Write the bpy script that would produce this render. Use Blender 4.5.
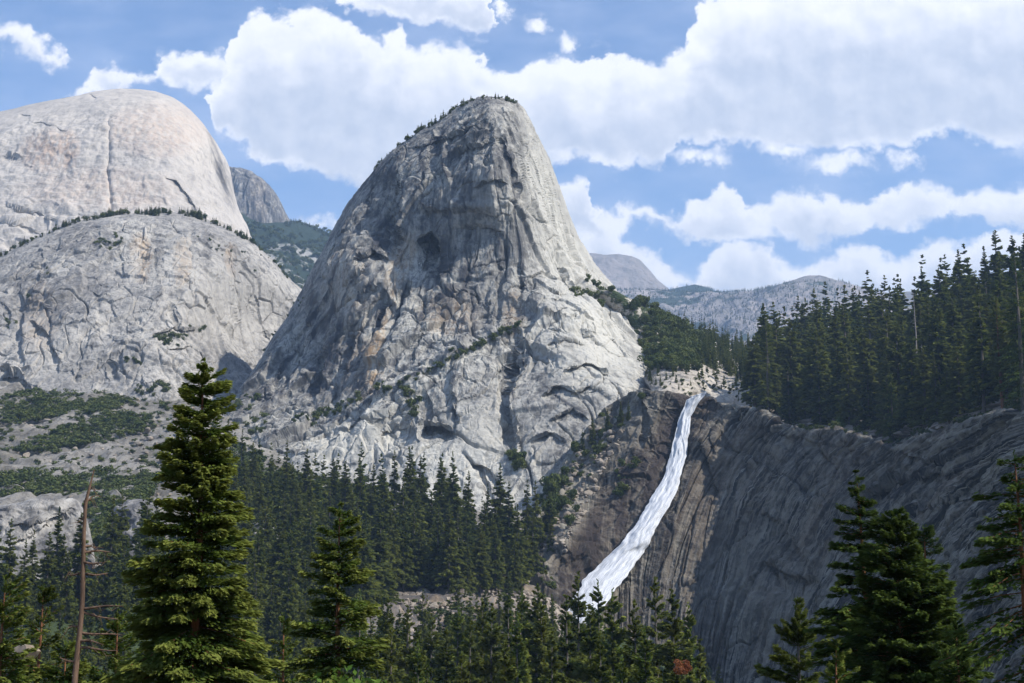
import bpy, math, random
import numpy as np

# ------------------------------------------------------------------ camera, sky, sun, exposure
for o in list(bpy.data.objects): bpy.data.objects.remove(o)
SC = bpy.context.scene
COL = SC.collection
F = 1400.0
PITCH = math.atan(238.5 / F)
CP, SP = math.cos(PITCH), math.sin(PITCH)
cam_d = bpy.data.cameras.new('camera'); cam = bpy.data.objects.new('camera', cam_d); COL.objects.link(cam)
cam_d.sensor_width = 36.0; cam_d.lens = F / 1024 * 36.0
cam_d.clip_start = 0.5; cam_d.clip_end = 40000
cam.location = (0, 0, 0); cam.rotation_euler = (math.pi / 2 + PITCH, 0, 0)
SC.camera = cam

SUN = np.array([0.64, -0.29, 0.71]); SUN = SUN / np.linalg.norm(SUN)
EL = math.asin(SUN[2]); AZ = math.atan2(SUN[0], SUN[1])
sl = bpy.data.lights.new('sun', 'SUN'); sl.energy = 4.4; sl.angle = math.radians(0.53); sl.color = (1.0, 0.955, 0.88)
so = bpy.data.objects.new('sun', sl); COL.objects.link(so)
so.rotation_euler = (math.pi / 2 - EL, 0, math.pi - AZ)
so.location = (0, 0, 3000)
SC.view_settings.view_transform = 'Standard'; SC.view_settings.look = 'None'
SC.view_settings.exposure = 0.64; SC.view_settings.gamma = 1.0; SC.view_settings.use_curve_mapping = False
SC.render.engine = 'CYCLES'
SC.cycles.use_denoising = True
SC.cycles.max_bounces = 5; SC.cycles.diffuse_bounces = 2; SC.cycles.glossy_bounces = 1
SC.cycles.transmission_bounces = 2; SC.cycles.volume_bounces = 0; SC.cycles.transparent_max_bounces = 8
SC.cycles.sample_clamp_indirect = 4
SC.cycles.use_adaptive_sampling = True; SC.cycles.adaptive_threshold = 0.03


def P(px, py, Y):
    """world point at depth Y seen at design-sheet position px, py"""
    px, py, Y = np.broadcast_arrays(np.asarray(px, float), np.asarray(py, float), np.asarray(Y, float))
    x = (px - 512) / F; y = (341.5 - py) / F
    dy = CP - y * SP; dz = SP + y * CP
    return np.stack([x / dy * Y, Y, dz / dy * Y], -1)


def proj(p):
    X, Y, Z = p[..., 0], p[..., 1], p[..., 2]
    w = Y * CP + Z * SP; v = -Y * SP + Z * CP
    return 512 + F * X / w, 341.5 - F * v / w


# ---- node helper
class NT:
    def __init__(s, tree): s.t = tree; s.n = tree.nodes; s.l = tree.links
    def new(s, typ, **kw):
        nd = s.n.new(typ)
        for k, v in kw.items(): setattr(nd, k, v)
        return nd
    def put(s, sock, v):
        if isinstance(v, bpy.types.NodeSocket): s.l.new(v, sock)
        elif v is not None: sock.default_value = v
    def math(s, op, a, b=None, c=None, clamp=False):
        nd = s.new('ShaderNodeMath', operation=op, use_clamp=clamp)
        s.put(nd.inputs[0], a); s.put(nd.inputs[1], b); s.put(nd.inputs[2], c)
        return nd.outputs[0]
    def vec(s, op, a, b=None, c=None, out=0):
        nd = s.new('ShaderNodeVectorMath', operation=op)
        s.put(nd.inputs[0], a); s.put(nd.inputs[1], b); s.put(nd.inputs[2], c)
        return nd.outputs[out]
    def noise(s, vec, scale=1.0, detail=4, rough=0.55, dist=0.0, color=False):
        nd = s.new('ShaderNodeTexNoise')
        s.put(nd.inputs['Vector'], vec)
        nd.inputs['Scale'].default_value = scale; nd.inputs['Detail'].default_value = detail
        nd.inputs['Roughness'].default_value = rough; nd.inputs['Distortion'].default_value = dist
        return nd.outputs['Color' if color else 'Fac']
    def smooth(s, v, a, b, lo=0.0, hi=1.0):
        nd = s.new('ShaderNodeMapRange', interpolation_type='SMOOTHSTEP')
        s.put(nd.inputs[0], v); nd.inputs[1].default_value = a; nd.inputs[2].default_value = b
        nd.inputs[3].default_value = lo; nd.inputs[4].default_value = hi
        return nd.outputs[0]
    def mix(s, f, a, b):
        nd = s.new('ShaderNodeMix', data_type='RGBA')
        s.put(nd.inputs[0], f); s.put(nd.inputs[6], a); s.put(nd.inputs[7], b)
        return nd.outputs[2]
    def attr(s, name, out='Fac'):
        nd = s.new('ShaderNodeAttribute'); nd.attribute_name = name
        return nd.outputs[out]


def rgb(r, g, b): return (r, g, b, 1.0)


# ---- world: Nishita sky plus cumulus placed by direction
W = bpy.data.worlds.new('World'); SC.world = W; W.use_nodes = True
wt = NT(W.node_tree); W.node_tree.nodes.clear()
wo = wt.new('ShaderNodeOutputWorld'); bg = wt.new('ShaderNodeBackground')
sky = wt.new('ShaderNodeTexSky', sky_type='NISHITA', sun_disc=False)
sky.sun_elevation = EL; sky.sun_rotation = AZ
sky.altitude = 1700; sky.air_density = 1.15; sky.dust_density = 0.6; sky.ozone_density = 2.0
SKY_STRENGTH = 0.115
bg.inputs[1].default_value = SKY_STRENGTH

def shift(px, py):
    c = P(px, py, 1.0); return c[0], c[2]
BANDS = [  # upper edge, lower edge of each cloud bank
 ([(150, 130), (205, 110), (215, 78), (224, 50), (240, 28), (260, 13), (285, 20), (312, 11), (350, 12), (368, 32), (380, 38), (396, 28), (412, 46), (440, 44), (470, 42), (482, 55), (497, 74), (512, 70), (530, 60), (560, 55), (590, 60), (620, 50), (645, 58), (672, 54),
   (690, 30), (705, 8), (730, -12), (850, -20), (1080, -20), (1200, 10)],
  [(150, 60), (205, 80), (215, 112), (235, 142), (270, 165), (300, 172), (345, 186), (380, 186), (450, 190), (550, 170), (580, 160), (620, 166), (655, 170), (668, 160), (680, 140), (705, 142), (740, 146), (790, 150), (860, 150), (900, 142), (940, 136), (1000, 146), (1080, 150), (1200, 120)], 95, 20),
 ([(500, 260), (552, 195), (562, 182), (580, 178), (594, 190), (603, 212), (625, 212), (645, 209), (668, 214), (690, 204), (708, 192), (722, 184), (740, 188), (760, 203), (782, 194), (805, 188), (830, 196), (858, 202), (882, 194), (905, 185), (940, 190), (980, 188), (1030, 192), (1200, 190)],
  [(500, 200), (552, 200), (562, 232), (600, 238), (625, 226), (650, 226), (680, 238), (710, 242), (740, 238), (770, 238), (800, 246), (830, 242), (860, 234), (890, 230), (920, 226), (960, 216), (1000, 226), (1030, 230), (1200, 230)], 48, 14),
 ([(500, 300), (560, 236), (590, 226), (615, 232), (640, 242), (660, 256), (684, 272), (700, 262), (716, 248), (740, 242), (765, 248), (790, 266), (815, 256), (840, 246), (868, 244), (890, 256), (915, 252), (940, 240), (975, 238), (1005, 228), (1040, 226), (1200, 220)],
  [(500, 250), (560, 250), (590, 268), (620, 282), (650, 290), (680, 290), (720, 300), (780, 300), (1200, 300)], 50, 12),
 ([(40, 130), (68, 96), (90, 76), (106, 62), (124, 70), (148, 78), (164, 54), (182, 50), (204, 54), (224, 66), (236, 80), (260, 120)], [(40, 70), (68, 92), (90, 96), (116, 92), (146, 82), (166, 84), (192, 90), (224, 86), (236, 78), (260, 60)], 36, 10),
 ([(-200, 60), (-40, 30), (-10, 22), (8, 20), (24, 24), (40, 34), (55, 48), (68, 60), (80, 90)], [(-200, 30), (-40, 40), (-10, 36), (8, 44), (24, 54), (40, 62), (55, 68), (68, 66), (80, 50)], 34, 9),
 ([(300, 60), (332, -4), (350, -16), (480, -16), (494, -4), (510, 50)], [(300, -40), (332, -6), (360, 10), (400, 20), (430, 30), (462, 32), (482, 30), (494, 10), (510, -40)], 34, 9),
]
SMALL = [(540, 25, 15, 11), (571, 42, 13, 8), (507, 14, 8, 9), (838, 163, 34, 9), (905, 158, 16, 12), (700, 153, 26, 9), (322, 226, 22, 7), (785, 150, 26, 9)]
tc = wt.new('ShaderNodeTexCoord')
sx = wt.new('ShaderNodeSeparateXYZ'); wt.put(sx.inputs[0], tc.outputs['Generated'])
dyc = wt.math('MAXIMUM', sx.outputs[1], 0.12)
cmb = wt.new('ShaderNodeCombineXYZ')
wt.put(cmb.inputs[0], wt.math('DIVIDE', sx.outputs[0], dyc)); wt.put(cmb.inputs[2], wt.math('DIVIDE', sx.outputs[2], dyc))
uv = cmb.outputs[0]
n_big = wt.noise(uv, 30, 2, 0.5, color=True)
n_sm = wt.noise(uv, 85, 4, 0.6, color=True)
warp = wt.vec('MULTIPLY_ADD', wt.vec('SUBTRACT', n_big, (.5, .5, .5)), (0.040, 0, 0.026), uv)
warp = wt.vec('MULTIPLY_ADD', wt.vec('SUBTRACT', n_sm, (.5, .5, .5)), (0.026, 0, 0.022), warp)
U0, U1, V0, V1 = -0.55, 0.55, 0.10, 0.56
sw = wt.new('ShaderNodeSeparateXYZ'); wt.put(sw.inputs[0], warp)
un = wt.math('MULTIPLY_ADD', sw.outputs[0], 1 / (U1 - U0), -U0 / (U1 - U0)); vw = sw.outputs[2]
def edge_curve(pts):
    nd = wt.new('ShaderNodeFloatCurve'); wt.put(nd.inputs['Value'], un)
    q = sorted(((shift(a_, b_)[0] - U0) / (U1 - U0), (shift(a_, b_)[1] - V0) / (V1 - V0)) for a_, b_ in pts)
    q = [(0.0, q[0][1])] * (q[0][0] > 0.01) + [z_ for z_ in q if 0.0 <= z_[0] <= 1.0] + [(1.0, q[-1][1])] * (q[-1][0] < 0.99)
    cv = nd.mapping.curves[0]
    cv.points[0].location = q[0]; cv.points[1].location = q[-1]
    for z_ in q[1:-1]: cv.points.new(*z_)
    nd.mapping.use_clip = False; nd.mapping.update()
    return wt.math('MULTIPLY_ADD', nd.outputs[0], V1 - V0, V0)
dist_all = None; lit_all = None
for top, bot, fade_px, _b in BANDS:
    tt, bb = edge_curve(top), edge_curve(bot)
    up = wt.math('SUBTRACT', tt, vw)
    dd = wt.math('MINIMUM', up, wt.math('SUBTRACT', vw, bb))
    lt = wt.math('MULTIPLY', wt.smooth(up, 0.004, fade_px / F), wt.smooth(dd, -0.004, 0.012))
    if dist_all is None: dist_all, lit_all = dd, lt
    else:
        dist_all = wt.math('MAXIMUM', dist_all, dd); lit_all = wt.math('MAXIMUM', lit_all, lt)
for (cx, cy, rx, ry) in SMALL:
    cu, cv_ = shift(cx, cy); s_ = (F / rx, 0.0, F / ry)
    d = wt.vec('LENGTH', wt.vec('MULTIPLY_ADD', warp, s_, (-cu * s_[0], 0, -cv_ * s_[2])), out=1)
    dist_all = wt.math('MAXIMUM', dist_all, wt.math('MULTIPLY', wt.math('SUBTRACT', 1.0, d), ry / F))
puff = wt.noise(uv, 34, 5, 0.58); puff2 = wt.noise(wt.vec('ADD', uv, (0.007, 0, 0.011)), 34, 3, 0.58)
soft = wt.math('MULTIPLY_ADD', wt.noise(uv, 12, 2, 0.5), 0.020, -0.004)          # some rims crisp, some wispy
dn = wt.new('ShaderNodeMapRange', interpolation_type='SMOOTHSTEP')
wt.put(dn.inputs[0], wt.math('ADD', dist_all, wt.math('MULTIPLY', wt.math('SUBTRACT', puff, 0.5), 0.022)))
wt.put(dn.inputs[1], -0.003); wt.put(dn.inputs[2], soft)
wisp = wt.math('MULTIPLY', wt.smooth(wt.math('ADD', dist_all, wt.math('MULTIPLY', wt.math('SUBTRACT', wt.noise(wt.vec('MULTIPLY', uv, (1, 1, 1.8)), 22, 5, 0.68), 0.5), 0.10)), -0.002, 0.03), 0.5)
dens = wt.math('MAXIMUM', dn.outputs[0], wisp)
relief_ = wt.math('MULTIPLY', wt.math('SUBTRACT', puff, puff2), 1.05)
lit = wt.math('ADD', wt.math('SUBTRACT', 1.0, wt.math('MULTIPLY', lit_all, 0.85)), relief_, clamp=True)
k = 1.0 / SKY_STRENGTH
ccol = wt.mix(lit, rgb(0.47 * k, 0.515 * k, 0.61 * k), rgb(0.84 * k, 0.835 * k, 0.86 * k))
skyc = wt.mix(1.0, sky.outputs[0], rgb(0.96, 1.0, 1.10)); W.node_tree.nodes[skyc.node.name].blend_type = 'MULTIPLY'
veil = wt.math('MULTIPLY', wt.smooth(wt.noise(wt.vec('MULTIPLY', uv, (1, 1, 2.2)), 6, 4, 0.6), 0.36, 0.72), 0.5)
skyc = wt.mix(veil, skyc, rgb(0.48 * k, 0.55 * k, 0.72 * k))
final = wt.mix(wt.math('MULTIPLY', dens, 0.95), skyc, ccol)
wt.put(bg.inputs[0], final); wt.l.new(bg.outputs[0], wo.inputs[0])
W.cycles.sampling_method = 'MANUAL'; W.cycles.sample_map_resolution = 512

# ------------------------------------------------------------------ numeric helpers
rng = np.random.default_rng(7)
_perm = np.random.default_rng(3).permutation(1024)
_grad = np.random.default_rng(4).normal(size=(1024, 3)); _grad /= np.linalg.norm(_grad, axis=1)[:, None]

def _hash(i, j, k_):
    return _perm[(_perm[(_perm[i & 1023] + j) & 1023] + k_) & 1023]

def perlin(p):
    i = np.floor(p).astype(np.int64); f = p - i
    u = f * f * f * (f * (f * 6 - 15) + 10)
    r = 0
    for a in (0, 1):
        wa = u[..., 0] if a else 1 - u[..., 0]
        for b in (0, 1):
            wb = u[..., 1] if b else 1 - u[..., 1]
            for c in (0, 1):
                wc = u[..., 2] if c else 1 - u[..., 2]
                h = _hash(i[..., 0] + a, i[..., 1] + b, i[..., 2] + c)
                gx = _grad[h]
                r = r + wa * wb * wc * (gx[..., 0] * (f[..., 0] - a) + gx[..., 1] * (f[..., 1] - b) + gx[..., 2] * (f[..., 2] - c))
    return r * 1.6

def fbm(p, octs=4, gain=0.5, ridged=False):
    r = 0; a = 1.0
    for o in range(octs):
        n = perlin(p * 2.0 ** o + 17.3 * o)
        if ridged: n = 0.5 - np.abs(n) * 1.4
        r = r + a * n; a *= gain
    return r

def facets(p, tilt=1.0, bev=0.16):
    """worley cells, each a tilted flat plate: angular rock slabs"""
    i = np.floor(p).astype(np.int64)
    best = np.full(p.shape[:-1], 1e9); second = best.copy(); val = np.zeros(p.shape[:-1])
    for a in (-1, 0, 1):
        for b in (-1, 0, 1):
            for c in (-1, 0, 1):
                q = i + np.array([a, b, c]); h = _hash(q[..., 0], q[..., 1], q[..., 2])
                ctr = q + 0.5 + 0.42 * _grad[h]
                d = p - ctr; dd = (d * d).sum(-1)
                v = (h % 97) / 97.0 - 0.5 + tilt * (d * _grad[(h * 7 + 3) & 1023]).sum(-1)
                m = dd < best
                second = np.where(m, best, np.minimum(second, dd))
                val = np.where(m, v, val); best = np.where(m, dd, best)
    edge = np.sqrt(second) - np.sqrt(best)
    return val * sstep(0, bev, edge), edge

def sstep(a, b, x):
    t = np.clip((x - a) / (b - a), 0, 1); return t * t * (3 - 2 * t)

class RBF:
    """thin plate interpolation of depth over the design sheet"""
    def __init__(s, pts, smooth=0.0, scale=100.0):
        pts = np.array(pts, float); s.sc = scale
        s.c = pts[:, :2] / scale; n = len(pts)
        K = s._k(((s.c[:, None] - s.c[None]) ** 2).sum(-1)) + np.eye(n) * smooth
        Pm = np.concatenate([np.ones((n, 1)), s.c], 1)
        A = np.block([[K, Pm], [Pm.T, np.zeros((3, 3))]])
        s.w = np.linalg.solve(A, np.concatenate([pts[:, 2], np.zeros(3)]))
    @staticmethod
    def _k(r2): return 0.5 * r2 * np.log(r2 + 1e-9)
    def __call__(s, x, y):
        x = np.asarray(x, float) / s.sc; y = np.asarray(y, float) / s.sc
        r = s.w[-3] + s.w[-2] * x + s.w[-1] * y
        for k_, (cx, cy) in enumerate(s.c): r = r + s.w[k_] * s._k((x - cx) ** 2 + (y - cy) ** 2)
        return r

def polydist(px, py, line):
    """distance and signed side (right hand of travel positive) to a polyline"""
    best = np.full(px.shape, 1e9); sgn = np.zeros(px.shape); endf = np.ones(px.shape)
    tot = len(line) - 1
    for k_ in range(tot):
        (x0, y0), (x1, y1) = line[k_], line[k_ + 1]
        dx, dy = x1 - x0, y1 - y0; L2 = dx * dx + dy * dy
        t = np.clip(((px - x0) * dx + (py - y0) * dy) / L2, 0, 1)
        vx, vy = px - (x0 + t * dx), py - (y0 + t * dy)
        d = np.hypot(vx, vy); m = d < best
        best = np.where(m, d, best); sgn = np.where(m, np.sign(dx * (py - y0) - dy * (px - x0)), sgn)
        al = (k_ + t) / tot
        endf = np.where(m, np.clip(np.minimum(al, 1 - al) * 5, 0, 1), endf)
    return best, sgn, endf

def carve(px, py, feats):
    """extra depth (metres) from steps (recess right of travel) and grooves"""
    r = np.zeros(px.shape)
    jx = perlin(np.stack([px / 9, py / 9, 0 * px + 3.3], -1)) * 2.2
    jy = perlin(np.stack([px / 9, py / 9, 0 * px + 9.1], -1)) * 2.2
    jx = px + jx; jy = py + jy
    for ft in feats:
        kind, w, dep, line = ft
        la = np.array(line); mg = 5 * w
        m = (px > la[:, 0].min() - mg) & (px < la[:, 0].max() + mg) & (py > la[:, 1].min() - mg) & (py < la[:, 1].max() + mg)
        d, s, e = polydist(jx[m], jy[m], line)
        if kind == 's':
            prof = np.where(s > 0, np.exp(-d / w), 0.0) * sstep(0, 1.6, d * (s > 0) + 0.0)
        elif kind == 'g':
            prof = np.exp(-(d / w) ** 2)
        else:
            prof = -np.exp(-(d / w) ** 2)
        r[m] += prof * dep * e
    return r

def inside(px, py, poly):
    px = np.asarray(px); py = np.asarray(py); r = np.zeros(px.shape, bool); n = len(poly)
    for k_ in range(n):
        x0, y0 = poly[k_]; x1, y1 = poly[(k_ + 1) % n]
        if y0 == y1: continue
        c = ((y0 > py) != (y1 > py)) & (px < (x1 - x0) * (py - y0) / (y1 - y0) + x0)
        r ^= c
    return r

# ------------------------------------------------------------------ mesh helpers
def mesh_np(name, verts, faces, mat, smooth=False, attrs=None, mats=None, midx=None):
    me = bpy.data.meshes.new(name)
    faces = np.asarray(faces, np.int32); nf, k_ = faces.shape
    me.vertices.add(len(verts)); me.vertices.foreach_set('co', np.asarray(verts, np.float32).ravel())
    me.loops.add(nf * k_); me.loops.foreach_set('vertex_index', faces.ravel())
    me.polygons.add(nf); me.polygons.foreach_set('loop_start', np.arange(0, nf * k_, k_, dtype=np.int32))
    me.polygons.foreach_set('use_smooth', np.full(nf, smooth))
    for m in (mats or [mat]): me.materials.append(m)
    if midx is not None: me.polygons.foreach_set('material_index', np.asarray(midx, np.int32))
    for nm, arr in (attrs or {}).items():
        arr = np.asarray(arr, np.float32)
        if arr.ndim == 1:
            a = me.attributes.new(nm, 'FLOAT', 'POINT'); a.data.foreach_set('value', arr)
        else:
            a = me.attributes.new(nm, 'FLOAT_VECTOR', 'POINT'); a.data.foreach_set('vector', arr.ravel())
    me.update(calc_edges=True)
    return me

def link(name, me, parent=None, loc=None, **props):
    o = bpy.data.objects.new(name, me); COL.objects.link(o)
    if parent is not None: o.parent = parent
    if loc is not None: o.location = tuple(float(v) for v in loc)
    for k_, v in props.items(): o[k_] = v
    return o

def grid_faces(nr, nc):
    a = np.arange(nr * nc).reshape(nr, nc)
    return np.stack([a[:-1, :-1], a[:-1, 1:], a[1:, 1:], a[1:, :-1]], -1).reshape(-1, 4)

def grid_normals(V):
    du = np.gradient(V, axis=1); dv = np.gradient(V, axis=0)
    n = np.cross(du, dv); n /= np.linalg.norm(n, axis=-1, keepdims=True) + 1e-9
    return n

def relief(name, sky, base, ctrl, nx, nt, mat, edge_w, edge_r, back, disp=None, feats=(), attr_fn=None,
           crest_keep=0.35, smooth=0.0, label=None, soft=False, fine=None, back_pow=1.8, fade=4):
    """a rock mass: face towards the valley, rounded crest and a far side"""
    sky = np.array(sky, float); base = np.array(base, float)
    x = np.linspace(sky[0, 0], sky[-1, 0], nx)
    sk = np.interp(x, sky[:, 0], sky[:, 1]); ba = np.interp(x, base[:, 0], base[:, 1])
    ba = np.maximum(ba, sk + 2)
    t = np.linspace(0, 1, nt); t = 1 - (1 - t) ** 1.15
    px = np.repeat(x[None], nt, 0); py = ba[None] + (sk - ba)[None] * t[:, None]
    rb = RBF(ctrl, smooth)
    Y = rb(px, py)
    ker = np.hanning(31); ker /= ker.sum()
    sl_ = np.abs(np.gradient(np.convolve(np.pad(sk, 15, 'edge'), ker, 'valid'), x))
    h = (py - sk[None]) / np.sqrt(1 + sl_[None] ** 2)
    e = np.clip(1 - h / edge_w, 0, 1)
    Y = Y + edge_r * (1 - np.sqrt(np.maximum(1 - e ** 2 * 0.97, 0)))
    Y = Y + carve(px, py, feats) * np.clip(h / fade, 0, 1) if len(feats) else Y
    V = P(px, py, Y)
    # far side
    nb = 14; zb = V[0, :, 2]; crest = V[-1]
    rows = []
    for k_ in range(1, nb + 1):
        q = k_ / nb; r = crest.copy()
        r[:, 1] += back * (0.15 * q + 0.85 * q ** 1.3); r[:, 0] *= r[:, 1] / crest[:, 1]
        r[:, 2] = crest[:, 2] - (crest[:, 2] - zb) * (q ** back_pow)
        rows.append(r)
    V = np.concatenate([V, np.array(rows)], 0)
    pxx = np.concatenate([px, np.repeat(px[-1:], nb, 0)], 0); pyy = np.concatenate([py, np.repeat(py[-1:], nb, 0)], 0)
    keep = np.concatenate([crest_keep + (1 - crest_keep) * sstep(0, edge_w * 0.8, h), np.full((nb, nx), crest_keep)], 0)
    if disp is not None:
        N = grid_normals(V)
        if N[nt // 2, nx // 2, 1] > 0: N = -N
        D = disp(V, pxx, pyy)
        V = V + N * (D * keep)[..., None]
        if fine is not None: V = V + N * fine(V)[..., None]
    at = attr_fn(V, pxx, pyy) if attr_fn else None
    if at: at = {k_: (v.reshape(-1) if v.ndim == 2 else v.reshape(-1, 3)) for k_, v in at.items()}
    me = mesh_np(name, V.reshape(-1, 3), grid_faces(V.shape[0], nx), mat, smooth=soft, attrs=at)
    o = link(name, me, kind='structure')
    if label: o['label'] = label
    def at_(qx, qy):
        """actual surface point seen at qx, qy"""
        qx = np.atleast_1d(np.asarray(qx, float)); qy = np.atleast_1d(np.asarray(qy, float))
        ci = np.clip(np.round((qx - x[0]) / (x[-1] - x[0]) * (nx - 1)).astype(int), 0, nx - 1)
        tt = np.clip((qy - ba[ci]) / (sk[ci] - ba[ci]), 0, 1)
        ri = np.clip(np.searchsorted(t, tt), 0, nt - 1)
        return V[ri, ci]
    return o, at_, V

# ------------------------------------------------------------------ materials
def base_mat(name, rough=0.9, spec=0.2):
    m = bpy.data.materials.new(name); m.use_nodes = True
    t = NT(m.node_tree); b = m.node_tree.nodes['Principled BSDF']
    b.inputs['Roughness'].default_value = rough; b.inputs['Specular IOR Level'].default_value = spec
    return m, t, b

def granite(name, light, mid, dark, scale=1.0, streak=0.6, crack=0.6, crack_scale=(.022, .022, .009), bump=0.65,
            warm=rgb(0.42, 0.27, 0.13), black=rgb(0.045, 0.045, 0.05), flow=False, green=None, bumpd=1.6):
    m, t, b = base_mat(name, 0.92, 0.15)
    pos = t.new('ShaderNodeNewGeometry').outputs['Position']
    n1 = t.noise(pos, 0.008 * scale, 5, 0.62)
    n3 = t.noise(pos, 0.11 * scale, 5, 0.68)
    st = t.noise(t.vec('MULTIPLY', pos, (0.055 * scale, 0.055 * scale, 0.0045 * scale)), 1.0, 5, 0.66)
    st2 = t.noise(t.vec('MULTIPLY', pos, (0.2 * scale, 0.2 * scale, 0.012 * scale)), 1.0, 3, 0.65)
    if flow:
        fv = t.attr('flow', 'Vector')
        st = t.noise(t.vec('MULTIPLY', fv, (0.055, 0.004, 0)), 1.0, 6, 0.72)
        st2 = t.noise(t.vec('MULTIPLY', fv, (0.22, 0.012, 0)), 1.0, 4, 0.72)
    c = t.mix(t.smooth(n1, 0.36, 0.64), mid, light)
    if flow:   # water-worn bands along the slabs
        b1 = t.noise(t.vec('MULTIPLY', fv, (0.11, 0.006, 0)), 1.0, 5, 0.75)
        b2 = t.noise(t.vec('MULTIPLY_ADD', fv, (0.35, 0.010, 0), (7, 3, 0)), 1.0, 3, 0.7)
        c = t.mix(t.smooth(b1, 0.42, 0.57), dark, t.mix(0.5, c, light))
        c = t.mix(t.math('MULTIPLY', t.smooth(b2, 0.54, 0.60), t.smooth(n1, 0.38, 0.5)), c, light)
        c = t.mix(t.math('MULTIPLY', t.smooth(t.noise(t.vec('MULTIPLY', fv, (0.03, 0.004, 0)), 1.0, 3, 0.6), 0.50, 0.62), 0.55), c, warm)
    c = t.mix(t.math('MULTIPLY', t.smooth(st, 0.50, 0.68), streak), c, dark)
    c = t.mix(t.math('MULTIPLY', t.smooth(st2, 0.52, 0.72), streak * 0.7), c, dark)
    c = t.mix(t.math('MULTIPLY', t.smooth(st, 0.44, 0.30), streak * 0.5), c, light)
    c = t.mix(t.math('MULTIPLY', t.smooth(n3, 0.50, 0.62), 0.6), c, dark)
    c = t.mix(t.math('MULTIPLY', t.smooth(n3, 0.46, 0.34), 0.5), c, light)
    # joints
    wv = t.vec('MULTIPLY_ADD', t.noise(pos, 0.03 * scale, 2, 0.6, color=True), (7 / scale, 7 / scale, 12 / scale), pos)
    cr = None
    for i_, (m_, w_) in enumerate(((1.0, 0.022), (2.7, 0.035))):
        vo = t.new('ShaderNodeTexVoronoi', feature='DISTANCE_TO_EDGE')
        vo.inputs['Randomness'].default_value = 1.0
        t.put(vo.inputs['Vector'], t.vec('MULTIPLY', wv, tuple(q * m_ * scale for q in crack_scale)))
        k_ = t.smooth(vo.outputs[0], w_, 0.0)
        gate = t.smooth(t.noise(pos, 0.013 * scale * (i_ + 1), 2, 0.5), 0.44, 0.60)
        k_ = t.math('MULTIPLY', k_, gate)
        cr = k_ if cr is None else t.math('MAXIMUM', cr, k_)
    if not flow:
        zn = t.noise(t.vec('MULTIPLY', pos, (0.028 * scale, 0.028 * scale, 0.006 * scale)), 1.0, 2, 0.4)
        zl = t.smooth(t.math('ABSOLUTE', t.math('SUBTRACT', zn, 0.5)), 0.010, 0.001)
        cr = t.math('MAXIMUM', cr, t.math('MULTIPLY', t.math('MULTIPLY', zl, 0.75), t.smooth(n1, 0.42, 0.58)))
    c = t.mix(t.math('MULTIPLY', cr, crack), c, black)
    c = t.mix(t.math('MULTIPLY', t.attr('warm'), t.smooth(st2, 0.30, 0.62)), c, warm)
    c = t.mix(t.math('MULTIPLY', t.attr('stain_shade'), t.smooth(t.math('ADD', t.math('MULTIPLY', st, 0.7), t.math('MULTIPLY', n3, 0.3)), 0.36, 0.56, 0.25, 1.0)), c, black)
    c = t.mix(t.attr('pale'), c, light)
    if green is not None:
        gn = t.noise(pos, green[1], 6, 0.7)
        c = t.mix(t.smooth(t.math('ADD', gn, t.math('MULTIPLY', t.attr('veg'), 0.5)), green[2], green[2] + 0.06), c, green[0])
    t.put(b.inputs['Base Color'], c)
    hgt = t.noise(pos, 0.16 * scale, 3, 0.6)
    bp = t.new('ShaderNodeBump'); bp.inputs['Strength'].default_value = bump; bp.inputs['Distance'].default_value = bumpd / scale
    t.put(bp.inputs['Height'], hgt); t.put(b.inputs['Normal'], bp.outputs[0])
    return m

def leaf_mat(name, a, b_, tip=None, trans=0.25, var=0.5, nscale=0.35):
    m = bpy.data.materials.new(name); m.use_nodes = True
    t = NT(m.node_tree); m.node_tree.nodes.clear()
    out = t.new('ShaderNodeOutputMaterial')
    oi = t.new('ShaderNodeObjectInfo')
    pos = t.new('ShaderNodeNewGeometry').outputs['Position']
    n = t.noise(pos, nscale, 3, 0.6)
    f = t.math('ADD', t.math('MULTIPLY', t.math('ADD', t.math('SUBTRACT', oi.outputs['Random'], 0.5), t.attr('tone')), var), t.smooth(n, 0.3, 0.7), clamp=True)
    c = t.mix(f, a, b_)
    if tip is not None: c = t.mix(t.attr('tip'), c, tip)
    d = t.new('ShaderNodeBsdfDiffuse'); t.put(d.inputs[0], c)
    tr = t.new('ShaderNodeBsdfTranslucent'); t.put(tr.inputs[0], c)
    mx = t.new('ShaderNodeMixShader'); mx.inputs[0].default_value = trans
    t.l.new(d.outputs[0], mx.inputs[1]); t.l.new(tr.outputs[0], mx.inputs[2]); t.l.new(mx.outputs[0], out.inputs[0])
    return m

def bark_mat(name, a, b_):
    m, t, b = base_mat(name, 0.95, 0.1)
    pos = t.new('ShaderNodeNewGeometry').outputs['Position']
    n = t.noise(t.vec('MULTIPLY', pos, (6, 6, 1.2)), 1.0, 6, 0.65)
    t.put(b.inputs['Base Color'], t.mix(t.smooth(n, 0.35, 0.65), a, b_))
    bp = t.new('ShaderNodeBump'); bp.inputs['Distance'].default_value = 0.03; t.put(bp.inputs['Height'], n); t.put(b.inputs['Normal'], bp.outputs[0])
    return m

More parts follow.
